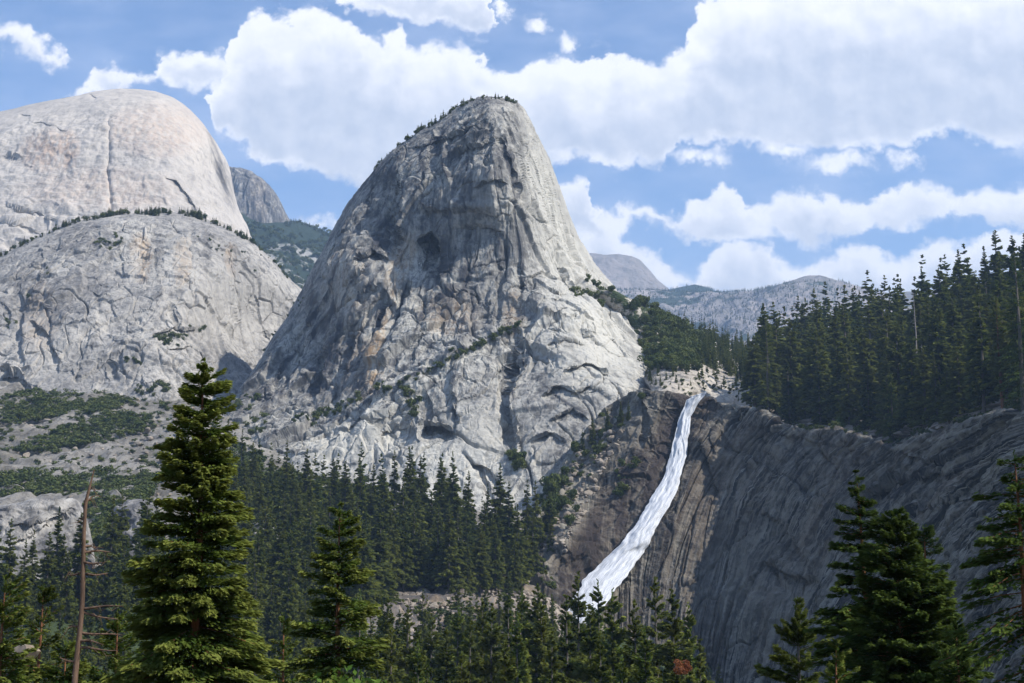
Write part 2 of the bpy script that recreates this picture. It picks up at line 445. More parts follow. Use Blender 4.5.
M_HALF = granite('pale_granite', rgb(0.50, 0.455, 0.40), rgb(0.42, 0.385, 0.345), rgb(0.30, 0.28, 0.265), scale=0.5, streak=0.35, crack=0.35,
                 bump=0.5, warm=rgb(0.50, 0.33, 0.22))
M_LEFT = granite('grey_granite', rgb(0.41, 0.385, 0.345), rgb(0.27, 0.255, 0.235), rgb(0.13, 0.127, 0.125), streak=0.8, crack=0.6)
M_CAP = granite('weathered_granite', rgb(0.47, 0.45, 0.395), rgb(0.30, 0.285, 0.255), rgb(0.10, 0.098, 0.096), streak=1.0, crack=0.85)
M_GORGE = granite('gorge_granite', rgb(0.28, 0.257, 0.21), rgb(0.092, 0.080, 0.060), rgb(0.018, 0.017, 0.016), scale=1.2, streak=0.6, crack=0.15, flow=True,
                  warm=rgb(0.15, 0.118, 0.085), black=rgb(0.035, 0.028, 0.026))
M_PLAT = granite('plateau_granite', rgb(0.46, 0.42, 0.36), rgb(0.34, 0.30, 0.25), rgb(0.14, 0.13, 0.11), streak=0.2, crack=0.5,
                 green=(rgb(0.035, 0.05, 0.02), 0.03, 0.62))
M_TERR = granite('slope_ground', rgb(0.29, 0.27, 0.24), rgb(0.17, 0.155, 0.13), rgb(0.07, 0.065, 0.05), streak=0.2, crack=0.6, crack_scale=(.04, .04, .04),
                 green=(rgb(0.04, 0.055, 0.022), 0.02, 0.66))
M_FAR = granite('far_granite', rgb(0.30, 0.26, 0.24), rgb(0.15, 0.14, 0.13), rgb(0.07, 0.075, 0.065), scale=0.12, streak=0.2, crack=0.1, bump=0.8,
                green=(rgb(0.03, 0.045, 0.028), 0.0035, 0.58))
M_FARWOOD = granite('far_wooded_slope', rgb(0.30, 0.29, 0.27), rgb(0.16, 0.16, 0.14), rgb(0.07, 0.08, 0.06), scale=0.2, streak=0.1, crack=0.1,
                green=(rgb(0.022, 0.035, 0.02), 0.008, 0.46))
M_BOULD = granite('boulder_granite', rgb(0.34, 0.29, 0.235), rgb(0.22, 0.185, 0.145), rgb(0.10, 0.085, 0.07), scale=2.0, streak=0.1, crack=0.2)

# ------------------------------------------------------------------ rock displacement recipes
def lines(p, w, seed):
    n = perlin(p + seed) + 0.12 * perlin(p * 2.3 + seed)
    g = np.linalg.norm(np.gradient(n), axis=0) + 1e-4
    return np.exp(-(n / w) ** 2)
def disp_cap(V, px, py):
    w = V + 5 * np.stack([perlin(V / 45 + 5), perlin(V / 45 + 9), perlin(V / 45 + 13)], -1)
    f1, e1 = facets(w * np.array([1 / 70, 1 / 70, 1 / 190]), 0.9, 0.07)
    f2, e2 = facets(w * np.array([1 / 24, 1 / 24, 1 / 80]) + 40, 1.0, 0.09)
    f3, e3 = facets(w * np.array([1 / 9, 1 / 9, 1 / 26]) + 80, 1.0, 0.12)
    n = fbm(V / np.array([70, 70, 160]), 4)
    lower = sstep(0, 60, py - (500 - (px - 250) * 0.55))       # smoother apron slabs below the ledge
    k_ = 1 - 0.8 * lower
    rib = fbm(V / np.array([14, 14, 140.0]), 3, ridged=True)
    gate = sstep(-0.15, 0.25, perlin(V / 90 + 21)); gate2 = sstep(-0.05, 0.3, perlin(V / 60 + 31))
    return 6 * n * (0.4 + 0.6 * k_) + (0.25 + 0.75 * k_) * 10 * f1 + k_ * (2.6 * f2 - 1.5 * sstep(.08, 0, e2)) + 1.1 * f3 + 0.35 * fbm(V / 9, 2) + 1.6 * rib * k_ - gate * 5.0 * lines(V / np.array([60, 60, 330.0]), 0.028, 3.1) - gate2 * 3.0 * lines(V / np.array([30, 30, 150.0]), 0.04, 8.7) - 2.5 * gate2 * k_ * lines(V / np.array([80, 80, 40.0]), 0.03, 5.5)

def disp_left(V, px, py):
    g1 = sstep(-0.1, 0.2, perlin(V / 110 + 4))
    w = V + 7 * np.stack([perlin(V / 60 + 5), perlin(V / 60 + 9), perlin(V / 60 + 13)], -1)
    f1, _ = facets(w * np.array([1 / 80, 1 / 80, 1 / 120]) + 11, 0.8, 0.07)
    f2, e2 = facets(w * np.array([1 / 26, 1 / 26, 1 / 45]) + 31, 1.0, 0.09)
    f3, _ = facets(w * np.array([1 / 10, 1 / 10, 1 / 20.0]) + 61, 1.0)
    return 9 * fbm(V / np.array([110, 110, 150.0]), 3) - 5 * g1 * lines(V / np.array([75, 75, 330.0]), 0.025, 2.1) - 3 * (1 - g1) * lines(V / np.array([55, 55, 110.0]), 0.025, 7.7) + 6 * f1 + 3.4 * f2 - 1 * sstep(.06, 0, e2) + 1.3 * f3 + 0.35 * fbm(V / 10, 2)

def disp_half(V, px, py):
    f1, _ = facets(V * np.array([1 / 170, 1 / 170, 1 / 260]), 0.5)
    low = sstep(190, 240, py)
    f2, _ = facets(V / np.array([60, 60, 30.0]) + 7, 0.9)
    return 16 * fbm(V / np.array([240, 240, 300.0]), 5) + 7 * f1 + f2 * (2 + 12 * low) + 2.5 * fbm(V / 20, 3)

def disp_far(V, px, py):
    return 70 * fbm(V / 700, 6, 0.55, ridged=True) + 20 * fbm(V / 120, 3)

def zero_attrs(V): return {k_: np.zeros(V.shape[:2]) for k_ in ('warm', 'stain_shade', 'pale', 'veg')}

def blob(px, py, cx, cy, rx, ry, ang=0.0):
    a = math.radians(ang); dx, dy = px - cx, py - cy
    u = (dx * math.cos(a) + dy * math.sin(a)) / rx; v = (-dx * math.sin(a) + dy * math.cos(a)) / ry
    return np.clip(1 - (u * u + v * v), 0, 1) ** 0.7

# ------------------------------------------------------------------ the large structure
FINE = lambda V: 0.45 * fbm(V / 5.0, 2)

# Half Dome-like pale dome, far left
def at_half(V, px, py):
    a = zero_attrs(V)
    a['warm'] = 0.55 * (blob(px, py, 45, 150, 30, 22) + blob(px, py, 68, 150, 14, 22) + 0.6 * blob(px, py, 160, 130, 60, 30) + 0.5 * blob(px, py, 100, 190, 90, 25)).clip(0, 1)
    d, s, e = polydist(px, py, [(168, 176), (180, 186), (190, 200), (200, 216)])
    a['stain_shade'] = 0.8 * np.exp(-(d / 2.2) ** 2) * e + 0.55 * blob(px, py, 217, 160, 5, 40, -16) + 0.5 * blob(px, py, 226, 185, 8, 30, -18)
    return a
HALF_F = [('s', 5, 14, [(166, 175), (180, 185), (190, 198), (200, 216)]), ('s', 6, 10, [(30, 121), (50, 124), (68, 132)]),
          ('s', 4, 12, [(18, 112), (32, 116)]), ('s', 4, 16, [(88, 92), (98, 98)]), ('s', 6, 8, [(0, 152), (22, 156)]), ('g', 2, 8, [(110, 110), (108, 170), (112, 230)]),
          ('s', 7, 12, [(0, 205), (30, 210), (60, 222)]), ('s', 5, 10, [(0, 222), (25, 226), (45, 236)])]
o, at_halfdome, _ = relief('pale_dome', [(-90, 135), (-40, 122), (0, 111), (15, 108), (30, 104), (45, 101), (60, 98.5), (80, 95), (90, 92), (105, 90), (120, 88.5), (140, 89), (155, 91), (172, 97), (182, 103),
    (192, 111), (202, 122), (210, 133), (218, 145), (225, 157), (230, 168), (233, 184), (236, 199), (240, 212), (246, 224), (252, 238), (257, 256), (262, 285), (330, 335)],
    [(-90, 330), (330, 360)],
    [(-90, 150, 3080), (0, 120, 3050), (120, 95, 3080), (120, 150, 2960), (0, 180, 2930), (60, 230, 2820), (140, 230, 2800), (200, 150, 3040), (190, 200, 2900), (225, 180, 3120),
     (240, 230, 2980), (300, 300, 2850), (-90, 300, 2700), (100, 330, 2600), (300, 350, 2700), (215, 150, 3120)], 420, 260, M_HALF, 42, 170, 900, disp_half, HALF_F, at_half, 0.15, label='huge pale bald granite dome at the far left under the clouds')

o, at_shoulder, _ = relief('grey_cliff', [(205, 165), (232, 167), (240, 167), (252, 171), (262, 178), (270, 186), (276, 194), (282, 204), (288, 217), (296, 232), (310, 250)],
    [(205, 300), (310, 300)], [(x_, y_, d_ + 2300) for x_, y_, d_ in [(205, 200, 3500), (232, 170, 3560), (262, 185, 3540), (290, 225, 3560), (250, 230, 3460), (230, 290, 3350), (310, 290, 3350), (270, 215, 3500)]],
    200, 180, M_LEFT, 12, 60, 500, lambda V, px, py: 14 * fbm(V / np.array([60, 60, 200]), 4) + 12 * facets(V / np.array([50, 50, 300.0]))[0], (), lambda V, px, py: dict(zero_attrs(V), stain_shade=0.75 + 0 * px, warm=0.3 * blob(px, py, 258, 200, 12, 30)),
    label='dark grey sheer cliff rising behind the pale dome')

o, at_farhill, _ = relief('wooded_hill', [(216, 176), (226, 192), (238, 208), (250, 219), (262, 223), (276, 222), (290, 221), (300, 220), (312, 225), (325, 232), (345, 242), (400, 262), (470, 280)],
    [(216, 360), (470, 380)], [(x_, y_, d_ * 1.55) for x_, y_, d_ in [(225, 240, 3400), (290, 225, 3700), (330, 236, 3800), (400, 262, 3900), (250, 300, 2900), (350, 300, 3100), (450, 350, 2700), (230, 350, 2500), (300, 350, 2550)]],
    240, 160, M_FARWOOD, 10, 60, 900, lambda V, px, py: 40 * fbm(V / 260, 5), (), zero_attrs_fn if False else (lambda V, px, py: dict(zero_attrs(V), veg=0.35 * sstep(255, 235, py))),
    label='blue hazy wooded hillside between the two domes')

# left dome below it
def at_leftdome(V, px, py):
    a = zero_attrs(V)
    n = fbm(np.stack([px / 6, py / 40, 0 * px], -1), 3)
    a['warm'] = (0.55 * blob(px, py, 141, 255, 12, 28) + 0.5 * blob(px, py, 182, 262, 10, 26) + 0.3 * blob(px, py, 40, 320, 22, 40) + 0.35 * blob(px, py, 230, 262, 8, 20)).clip(0, 1)
    a['pale'] = (0.65 * blob(px, py, 135, 262, 7, 20) + 0.7 * blob(px, py, 62, 272, 12, 10) + 0.45 * blob(px, py, 178, 250, 16, 36) + 0.5 * blob(px, py, 235, 310, 60, 45) + 0.5 * blob(px, py, 232, 258, 3, 8)
                 + 0.35 * blob(px, py, 40, 345, 26, 50)).clip(0, 1)
    a['stain_shade'] = (0.55 * blob(px, py, 157, 250, 8, 35) + 0.5 * blob(px, py, 85, 240, 40, 25) + 0.5 * blob(px, py, 205, 250, 5, 30) + 0.45 * blob(px, py, 60, 300, 60, 30) + 0.3 * blob(px, py, 110, 360, 50, 25)
                  + 0.4 * blob(px, py, 20, 275, 40, 20)).clip(0, 1)
    return a
LEFT_F = [('s', 7, 16, [(20, 282), (24, 305), (20, 330), (22, 350), (24, 366)]), ('s', 8, 16, [(29, 317), (42, 328), (52, 336), (56, 352), (57, 372)]),
          ('s', 10, 14, [(0, 372), (15, 372), (33, 388)]), ('s', 6, 12, [(52, 300), (54, 325), (52, 340)]), ('g', 2.5, 9, [(109, 360), (116, 382)]),
          ('s', 6, 9, [(266, 330), (272, 344)]), ('g', 2, 6, [(155, 230), (156, 275)]), ('s', 10, 7, [(120, 240), (124, 285)]), ('g', 2, 6, [(192, 222), (190, 270)]),
          ('s', 12, 8, [(150, 335), (175, 328), (205, 330)]), ('s', 10, 7, [(60, 262), (75, 275), (70, 290)]), ('g', 1.5, 6, [(255, 295), (260, 310)]), ('g', 1.5, 5, [(225, 235), (235, 290), (240, 320)]),
          ('s', 8, 8, [(90, 290), (112, 300), (118, 320)]), ('s', 5, 8, [(0, 300), (10, 310), (8, 330)]), ('s', 10, 8, [(160, 350), (190, 345), (215, 365)]), ('g', 2, 7, [(170, 300), (178, 330)])]
LSKY = [(-90, 300), (-40, 275), (0, 256), (12, 250), (22, 244), (35, 238), (55, 229), (80, 220), (95, 217), (112, 213), (135, 212), (150, 213), (170, 212), (190, 214), (205, 218), (222, 225), (240, 234),
        (255, 244), (270, 257), (283, 270), (293, 281), (303, 290), (312, 305), (330, 335), (350, 370)]
o, at_ldome, _ = relief('grey_dome', LSKY, [(-90, 430), (0, 425), (120, 440), (240, 450), (350, 460)],
    [(-90, 310, 1900), (0, 262, 1960), (60, 235, 1980), (112, 216, 2000), (190, 218, 2010), (250, 245, 2030), (290, 282, 2070), (340, 350, 2050), (30, 320, 1800), (110, 290, 1830), (200, 290, 1850),
     (250, 320, 1990), (280, 350, 2010), (0, 390, 1690), (100, 395, 1670), (200, 400, 1670), (260, 400, 1830), (-90, 420, 1640), (120, 440, 1600), (340, 450, 1800)],
    640, 380, M_LEFT, 26, 90, 700, disp_left, LEFT_F, at_leftdome, 0.25, label='broad grey granite dome with a tree lined top on the left', fine=FINE)

# the cap: central peak
CSKY = [(205, 440), (222, 418), (232, 402), (240, 388), (250, 374), (262, 357), (272, 340), (282, 326), (290, 314), (296, 304), (303, 290), (309, 276), (316, 263), (323, 250), (331, 234), (339, 219),
        (347, 204), (354, 194), (362, 184), (370, 174), (376, 166), (384, 157), (392, 149), (400, 143), (410, 137), (420, 130), (432, 125), (442, 119), (452, 112), (460, 106), (468, 101), (478, 97), (487, 95.5),
        (497, 97), (508, 99), (517, 103), (523, 109), (529, 119), (536, 132), (543, 146), (549, 158), (552, 166), (557, 180), (562, 194), (567, 208), (573, 222), (579, 236), (586, 249), (594, 261),
        (603, 272), (613, 283), (622, 296), (632, 310), (642, 322), (652, 333), (660, 345), (668, 358), (680, 374), (695, 392), (720, 430)]
CBASE = [(205, 480), (240, 480), (300, 510), (400, 520), (500, 540), (560, 540), (600, 500), (650, 460), (720, 470)]
CCTRL = [(215, 440, 1520), (240, 395, 1600), (270, 350, 1640), (303, 295, 1680), (339, 225, 1690), (376, 172, 1680), (420, 135, 1650), (460, 112, 1610), (490, 98, 1580), (515, 106, 1590), (540, 145, 1650),
         (560, 195, 1690), (585, 252, 1710), (613, 288, 1690), (645, 330, 1600), (690, 392, 1450),
         (350, 260, 1575), (400, 200, 1560), (450, 150, 1550), (500, 120, 1540), (522, 150, 1540), (535, 200, 1530), (540, 250, 1510), (548, 200, 1590), (565, 250, 1600),
         (545, 290, 1470), (480, 230, 1510), (420, 260, 1530), (480, 300, 1470), (420, 320, 1480), (350, 330, 1530), (300, 360, 1570), (270, 400, 1530), (240, 430, 1480),
         (250, 452, 1430), (330, 420, 1430), (380, 385, 1420), (440, 350, 1420), (520, 320, 1420), (590, 300, 1500),
         (300, 470, 1340), (400, 440, 1330), (460, 400, 1340), (530, 380, 1340), (600, 350, 1390), (640, 370, 1390), (500, 480, 1260), (420, 490, 1260), (560, 450, 1260), (600, 420, 1290), (620, 400, 1310),
         (500, 530, 1220), (300, 500, 1300), (600, 490, 1230), (690, 450, 1350)]
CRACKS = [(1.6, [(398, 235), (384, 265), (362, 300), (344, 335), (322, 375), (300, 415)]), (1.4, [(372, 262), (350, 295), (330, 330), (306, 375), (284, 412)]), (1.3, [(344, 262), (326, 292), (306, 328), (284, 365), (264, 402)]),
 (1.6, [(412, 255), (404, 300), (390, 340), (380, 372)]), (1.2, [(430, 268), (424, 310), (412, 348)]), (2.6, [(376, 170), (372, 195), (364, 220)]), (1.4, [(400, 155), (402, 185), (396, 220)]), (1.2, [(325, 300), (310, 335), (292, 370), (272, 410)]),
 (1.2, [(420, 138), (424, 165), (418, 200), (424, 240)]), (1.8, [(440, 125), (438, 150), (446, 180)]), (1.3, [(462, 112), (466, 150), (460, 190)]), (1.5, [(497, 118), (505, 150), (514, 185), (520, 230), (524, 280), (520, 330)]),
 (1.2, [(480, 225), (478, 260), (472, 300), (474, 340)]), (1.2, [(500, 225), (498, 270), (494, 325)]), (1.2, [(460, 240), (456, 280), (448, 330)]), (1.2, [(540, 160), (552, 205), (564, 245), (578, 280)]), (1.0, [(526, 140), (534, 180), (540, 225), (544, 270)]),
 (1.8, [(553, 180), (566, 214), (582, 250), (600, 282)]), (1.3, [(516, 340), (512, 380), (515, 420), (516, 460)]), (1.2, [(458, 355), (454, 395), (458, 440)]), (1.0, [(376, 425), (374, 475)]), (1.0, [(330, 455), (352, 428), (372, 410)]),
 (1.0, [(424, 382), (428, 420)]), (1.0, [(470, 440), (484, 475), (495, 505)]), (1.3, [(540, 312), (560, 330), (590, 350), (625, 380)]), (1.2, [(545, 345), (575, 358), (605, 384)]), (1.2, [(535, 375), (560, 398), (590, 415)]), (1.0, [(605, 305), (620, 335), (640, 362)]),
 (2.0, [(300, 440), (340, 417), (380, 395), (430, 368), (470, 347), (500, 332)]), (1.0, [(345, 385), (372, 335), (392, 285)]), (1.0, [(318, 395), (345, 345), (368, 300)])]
def at_capf(V, px, py):
    a = zero_attrs(V)
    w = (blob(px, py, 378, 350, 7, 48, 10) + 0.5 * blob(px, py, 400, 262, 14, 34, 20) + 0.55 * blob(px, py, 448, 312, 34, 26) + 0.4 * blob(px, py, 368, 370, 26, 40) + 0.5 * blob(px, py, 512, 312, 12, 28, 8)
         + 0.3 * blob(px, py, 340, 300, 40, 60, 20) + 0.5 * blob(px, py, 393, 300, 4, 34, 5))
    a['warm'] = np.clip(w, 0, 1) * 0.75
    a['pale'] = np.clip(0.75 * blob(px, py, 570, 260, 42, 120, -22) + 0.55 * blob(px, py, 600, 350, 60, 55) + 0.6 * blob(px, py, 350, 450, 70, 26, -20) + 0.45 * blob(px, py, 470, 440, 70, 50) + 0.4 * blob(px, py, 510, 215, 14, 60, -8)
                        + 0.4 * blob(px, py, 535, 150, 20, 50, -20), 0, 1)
    st = (0.85 * blob(px, py, 384, 238, 13, 34, 15) + 0.8 * blob(px, py, 436, 262, 15, 22) + 0.6 * blob(px, py, 420, 160, 80, 20, -28) + 0.5 * blob(px, py, 470, 240, 60, 50) + 0.4 * blob(px, py, 500, 160, 30, 40)  # first two blobs paint the shadow of the deep recesses
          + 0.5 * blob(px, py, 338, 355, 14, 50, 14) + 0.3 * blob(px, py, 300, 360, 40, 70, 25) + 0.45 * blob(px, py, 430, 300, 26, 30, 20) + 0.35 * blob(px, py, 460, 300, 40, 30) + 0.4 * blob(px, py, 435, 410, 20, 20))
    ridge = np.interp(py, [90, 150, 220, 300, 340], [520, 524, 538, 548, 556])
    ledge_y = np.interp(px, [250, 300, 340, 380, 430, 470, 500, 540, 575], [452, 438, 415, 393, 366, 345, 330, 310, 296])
    face = sstep(4, -10, px - ridge) * sstep(6, -6, py - ledge_y)  # left face darkened below: weathering plus painted shade against the bright right flank
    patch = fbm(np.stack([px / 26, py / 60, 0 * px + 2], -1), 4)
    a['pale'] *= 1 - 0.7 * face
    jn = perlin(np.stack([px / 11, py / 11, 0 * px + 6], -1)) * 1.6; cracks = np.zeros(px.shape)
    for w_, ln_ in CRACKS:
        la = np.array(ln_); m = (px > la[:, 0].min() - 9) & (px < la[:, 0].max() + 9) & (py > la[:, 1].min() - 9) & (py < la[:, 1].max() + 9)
        d, _s, e = polydist((px + jn)[m], (py + jn * .4)[m], ln_); cracks[m] = np.maximum(cracks[m], 0.95 * np.exp(-(d / w_) ** 2) * e)  # dark joints and water streaks, with crack shadows painted in
    a['stain_shade'] = np.clip(cracks + np.clip(st, 0, 1) * 0.9 + face * (0.34 + 0.55 * patch), 0, 1)
    return a
CAP_F = [
 # recesses and roofs high on the face
 ('s', 17, 48, [(399, 170), (401, 190), (396, 222), (402, 240), (392, 262)]), ('s', 12, 28, [(352, 262), (362, 255), (374, 250), (392, 262)]),
 ('s', 18, 46, [(416, 240), (430, 232), (444, 240), (452, 262)]), ('s', 14, 30, [(447, 235), (450, 262), (446, 282)]),
 ('s', 7, 12, [(376, 165), (374, 190), (370, 210)]), ('s', 10, 14, [(400, 152), (430, 143), (460, 132), (478, 122)]), ('s', 8, 12, [(440, 130), (438, 160), (445, 185)]),
 ('s', 9, 12, [(446, 152), (470, 148), (490, 140)]), ('g', 2.5, 10, [(497, 125), (504, 150), (513, 175), (517, 205)]), ('s', 9, 10, [(490, 120), (492, 142), (486, 165)]),
 ('s', 9, 9, [(410, 205), (435, 212), (470, 205), (500, 215)]), ('s', 8, 10, [(470, 188), (492, 178), (510, 185)]), ('s', 7, 9, [(455, 225), (480, 222), (505, 232)]),
 ('s', 8, 12, [(340, 290), (356, 276), (372, 268)]), ('s', 8, 12, [(352, 300), (366, 292), (380, 282)]), ('s', 7, 10, [(325, 265), (330, 250), (340, 232)]),
 # vertical ribs low on the left
 ('s', 8, 14, [(320, 300), (308, 330), (296, 360), (284, 400)]), ('s', 9, 26, [(345, 290), (335, 330), (322, 370), (312, 410)]), ('s', 9, 26, [(362, 320), (354, 350), (344, 385), (336, 412)]),
 ('s', 7, 12, [(388, 285), (378, 330), (368, 370), (366, 390)]), ('s', 8, 22, [(412, 280), (404, 310), (394, 340), (384, 372)]), ('s', 7, 12, [(430, 285), (428, 320), (420, 345), (412, 365)]),
 ('s', 6, 10, [(334, 330), (326, 350), (316, 380)]), ('g', 2, 8, [(300, 330), (285, 365), (270, 400)]), ('g', 2, 8, [(375, 300), (362, 330), (350, 370)]), ('s', 6, 10, [(448, 300), (446, 325), (440, 342)]),
 ('s', 6, 9, [(465, 290), (462, 320), (455, 340)]), ('g', 2, 7, [(500, 270), (498, 310), (494, 330)]), ('s', 6, 10, [(520, 262), (524, 290), (516, 322)]), ('s', 5, 9, [(490, 285), (487, 315), (480, 335)]),
 # long left gully
 ('s', 9, 18, [(318, 268), (302, 300), (288, 330), (268, 358), (250, 385)]),
 # ledge: the apron bulges out below it
 ('r', 7, 12, [(250, 452), (300, 438), (340, 415), (380, 393), (430, 366), (470, 345), (500, 330), (540, 310), (575, 296)]),
 ('s', 10, 14, [(380, 398), (400, 392), (404, 420), (402, 440)]), ('s', 14, 34, [(420, 425), (440, 424), (458, 434)]), ('s', 9, 18, [(458, 365), (452, 392), (456, 420), (458, 440)]),
 ('s', 12, 34, [(516, 360), (508, 400), (512, 430), (516, 455)]), ('s', 8, 14, [(520, 330), (514, 352), (512, 380)]), ('g', 2, 8, [(420, 380), (426, 410), (424, 440)]),
 ('g', 1.6, 8, [(376, 430), (374, 470)]), ('g', 1.6, 7, [(330, 450), (350, 430), (366, 415)]), ('g', 1.8, 8, [(460, 450), (480, 470), (492, 500)]), ('g', 1.6, 6, [(340, 470), (352, 445), (372, 420)]),
 ('s', 8, 10, [(376, 435), (395, 425), (412, 430)]), ('s', 8, 8, [(470, 462), (490, 470), (505, 490)]),
 # plates on the right
 ('s', 8, 12, [(546, 345), (566, 338), (586, 345)]), ('s', 8, 12, [(560, 372), (585, 362), (610, 372)]), ('s', 7, 11, [(540, 395), (560, 385), (582, 396)]), ('s', 8, 12, [(590, 330), (610, 338), (622, 352)]),
 ('s', 7, 10, [(548, 420), (572, 408), (590, 420)]), ('s', 8, 12, [(608, 300), (616, 330), (630, 350)]), ('s', 7, 10, [(575, 310), (584, 330), (600, 345)]), ('s', 6, 9, [(530, 440), (550, 432), (566, 442)]),
 ('s', 7, 10, [(570, 395), (590, 385), (612, 398)]), ('g', 2, 8, [(552, 178), (562, 210), (572, 240), (580, 262)]), ('g', 2, 8, [(575, 225), (590, 260), (604, 285)]), ('g', 2, 6, [(530, 130), (538, 170), (548, 220)]),
 ('s', 6, 10, [(558, 262), (566, 275), (575, 292)]), ('s', 6, 8, [(590, 270), (598, 282), (604, 296)]), ('g', 1.8, 7, [(515, 120), (528, 160), (536, 200), (540, 240)]), ('g', 1.6, 5, [(545, 160), (556, 205), (566, 250)]),
]
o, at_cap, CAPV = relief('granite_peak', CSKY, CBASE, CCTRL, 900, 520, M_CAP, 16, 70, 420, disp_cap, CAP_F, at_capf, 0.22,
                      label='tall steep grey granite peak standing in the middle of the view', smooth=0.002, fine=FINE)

# far ridges
o, at_r1, _ = relief('distant_peak', [(540, 262), (575, 256), (592, 253), (606, 255), (618, 254), (632, 256), (640, 260), (650, 270), (658, 280), (672, 291), (700, 300)],
    [(540, 400), (700, 400)], [(540, 270, 10600), (610, 256, 10800), (660, 285, 10700), (600, 330, 10100), (700, 340, 10100), (640, 300, 10500)], 220, 120, M_FAR, 8, 200, 900, lambda V, px, py: 0.45 * disp_far(V, px, py), (),
    lambda V, px, py: dict(zero_attrs(V), pale=0 * px + 0.25, veg=0 * px - 0.12), 0.2, label='pale distant mountain peak right of the central granite peak')
o, at_r2, _ = relief('distant_hill', [(630, 300), (660, 292), (680, 287.5), (695, 284.5), (705, 287), (716, 291), (760, 300)],
    [(630, 400), (760, 400)], [(630, 300, 10000), (695, 286, 10200), (760, 300, 10000), (695, 340, 9700)], 100, 60, M_FARWOOD, 8, 200, 900, lambda V, px, py: 0.25 * disp_far(V, px, py), (),
    lambda V, px, py: dict(zero_attrs(V), veg=0 * px + 0.3), 0.2, label='small dark blue hill on the horizon right of the pale peak')
o, at_r3, _ = relief('distant_ridge', [(520, 300), (600, 291), (650, 290), (690, 293), (730, 293), (755, 291), (775, 287), (792, 281), (806, 277), (818, 276), (832, 279), (848, 284), (862, 289), (890, 293), (950, 290), (1050, 292), (1200, 300)],
    [(520, 430), (1200, 430)], [(x_, y_, d_ * 1.3) for x_, y_, d_ in [(520, 300, 6800), (700, 295, 7000), (818, 280, 6700), (900, 295, 6900), (1200, 300, 7000), (600, 340, 6000), (750, 335, 5800), (850, 320, 6100), (900, 360, 5600), (1100, 360, 5600), (520, 420, 4800), (800, 420, 4800), (1200, 420, 4800)]],
    560, 200, M_FAR, 8, 150, 1200, lambda V, px, py: 0.75 * disp_far(V, px, py), (),
    lambda V, px, py: dict(zero_attrs(V), veg=0.22 * sstep(1, 0, np.clip((px - 640) / 120, 0, 1)) + 0.06 * (py < 300) - 0.14 * blob(px, py, 760, 320, 70, 14), pale=0.4 * blob(px, py, 755, 325, 60, 9) + 0.25 * blob(px, py, 840, 300, 50, 20)),
    0.2, label='long hazy blue ridge with pale rock patches on the horizon')

# gorge wall carrying the fall
GSKY = [(520, 545), (545, 495), (560, 470), (575, 450), (588, 430), (600, 413), (614, 402), (630, 393), (642, 388), (655, 391), (668, 390), (680, 393), (692, 398), (703, 397), (712, 397), (720, 402), (735, 404), (752, 407),
        (765, 414), (780, 420), (800, 427), (820, 431), (838, 427), (850, 432), (866, 436), (880, 440), (892, 447), (905, 442), (925, 432), (950, 425), (980, 416), (1024, 408), (1100, 398), (1240, 385)]
GBASE = [(520, 700), (620, 720), (720, 740), (1240, 760)]
GCTRL = [(530, 545, 1120), (560, 472, 1210), (588, 432, 1235), (614, 404, 1235), (642, 389, 1205), (668, 391, 1188), (690, 397, 1192), (703, 397, 1216), (716, 400, 1208), (740, 406, 1178), (765, 416, 1135), (800, 429, 1080), (838, 430, 1025),
         (866, 438, 990), (895, 447, 945), (950, 426, 860), (1024, 409, 760), (1100, 400, 680), (1240, 390, 560),
         (540, 600, 1010), (565, 540, 1085), (600, 470, 1180), (640, 430, 1175), (670, 430, 1178), (690, 430, 1172), (700, 440, 1150), (720, 440, 1105), (660, 470, 1150), (680, 480, 1130), (620, 510, 1130),
         (650, 530, 1090), (600, 580, 1080), (640, 600, 1060), (760, 445, 1060), (800, 455, 1050), (840, 460, 1000), (740, 490, 1035), (800, 500, 985), (860, 505, 900), (930, 510, 810), (1024, 510, 670), (1150, 510, 550),
         (690, 560, 1070), (700, 620, 1000), (760, 600, 930), (840, 600, 872), (920, 600, 780), (1024, 620, 650), (1150, 640, 520), (560, 700, 980), (640, 720, 970), (720, 730, 900), (820, 730, 810), (920, 730, 710), (1100, 740, 540), (1240, 740, 430)]
GCTRL = [c for c in GCTRL if c[0] < 705 and not (c[0] >= 690 and c[1] > 440)] + [(716, 400, 1200), (700, 470, 1148), (700, 530, 1095), (695, 600, 1035), (700, 680, 960), (712, 740, 900)]
YC = [(735, 1172), (770, 1118), (805, 1062), (845, 1000), (890, 935), (950, 850), (1024, 755), (1100, 675), (1240, 550)]
for a_, Yc in YC:
    yc_ = 404 + 26 * min(1, (a_ - 735) / 100)
    for d_, D in ((0, 0), (26, 10), (60, 36), (110, 82), (175, 136), (250, 190), (315, 240)):
        GCTRL.append((a_, yc_ + d_, Yc - 0.82 * D * Yc / 1000))
def flow_s(px, py): return px + (py - 400) * (0.5 + 0.0042 * (px - 650)) - 0.0008 * (py - 400) ** 2
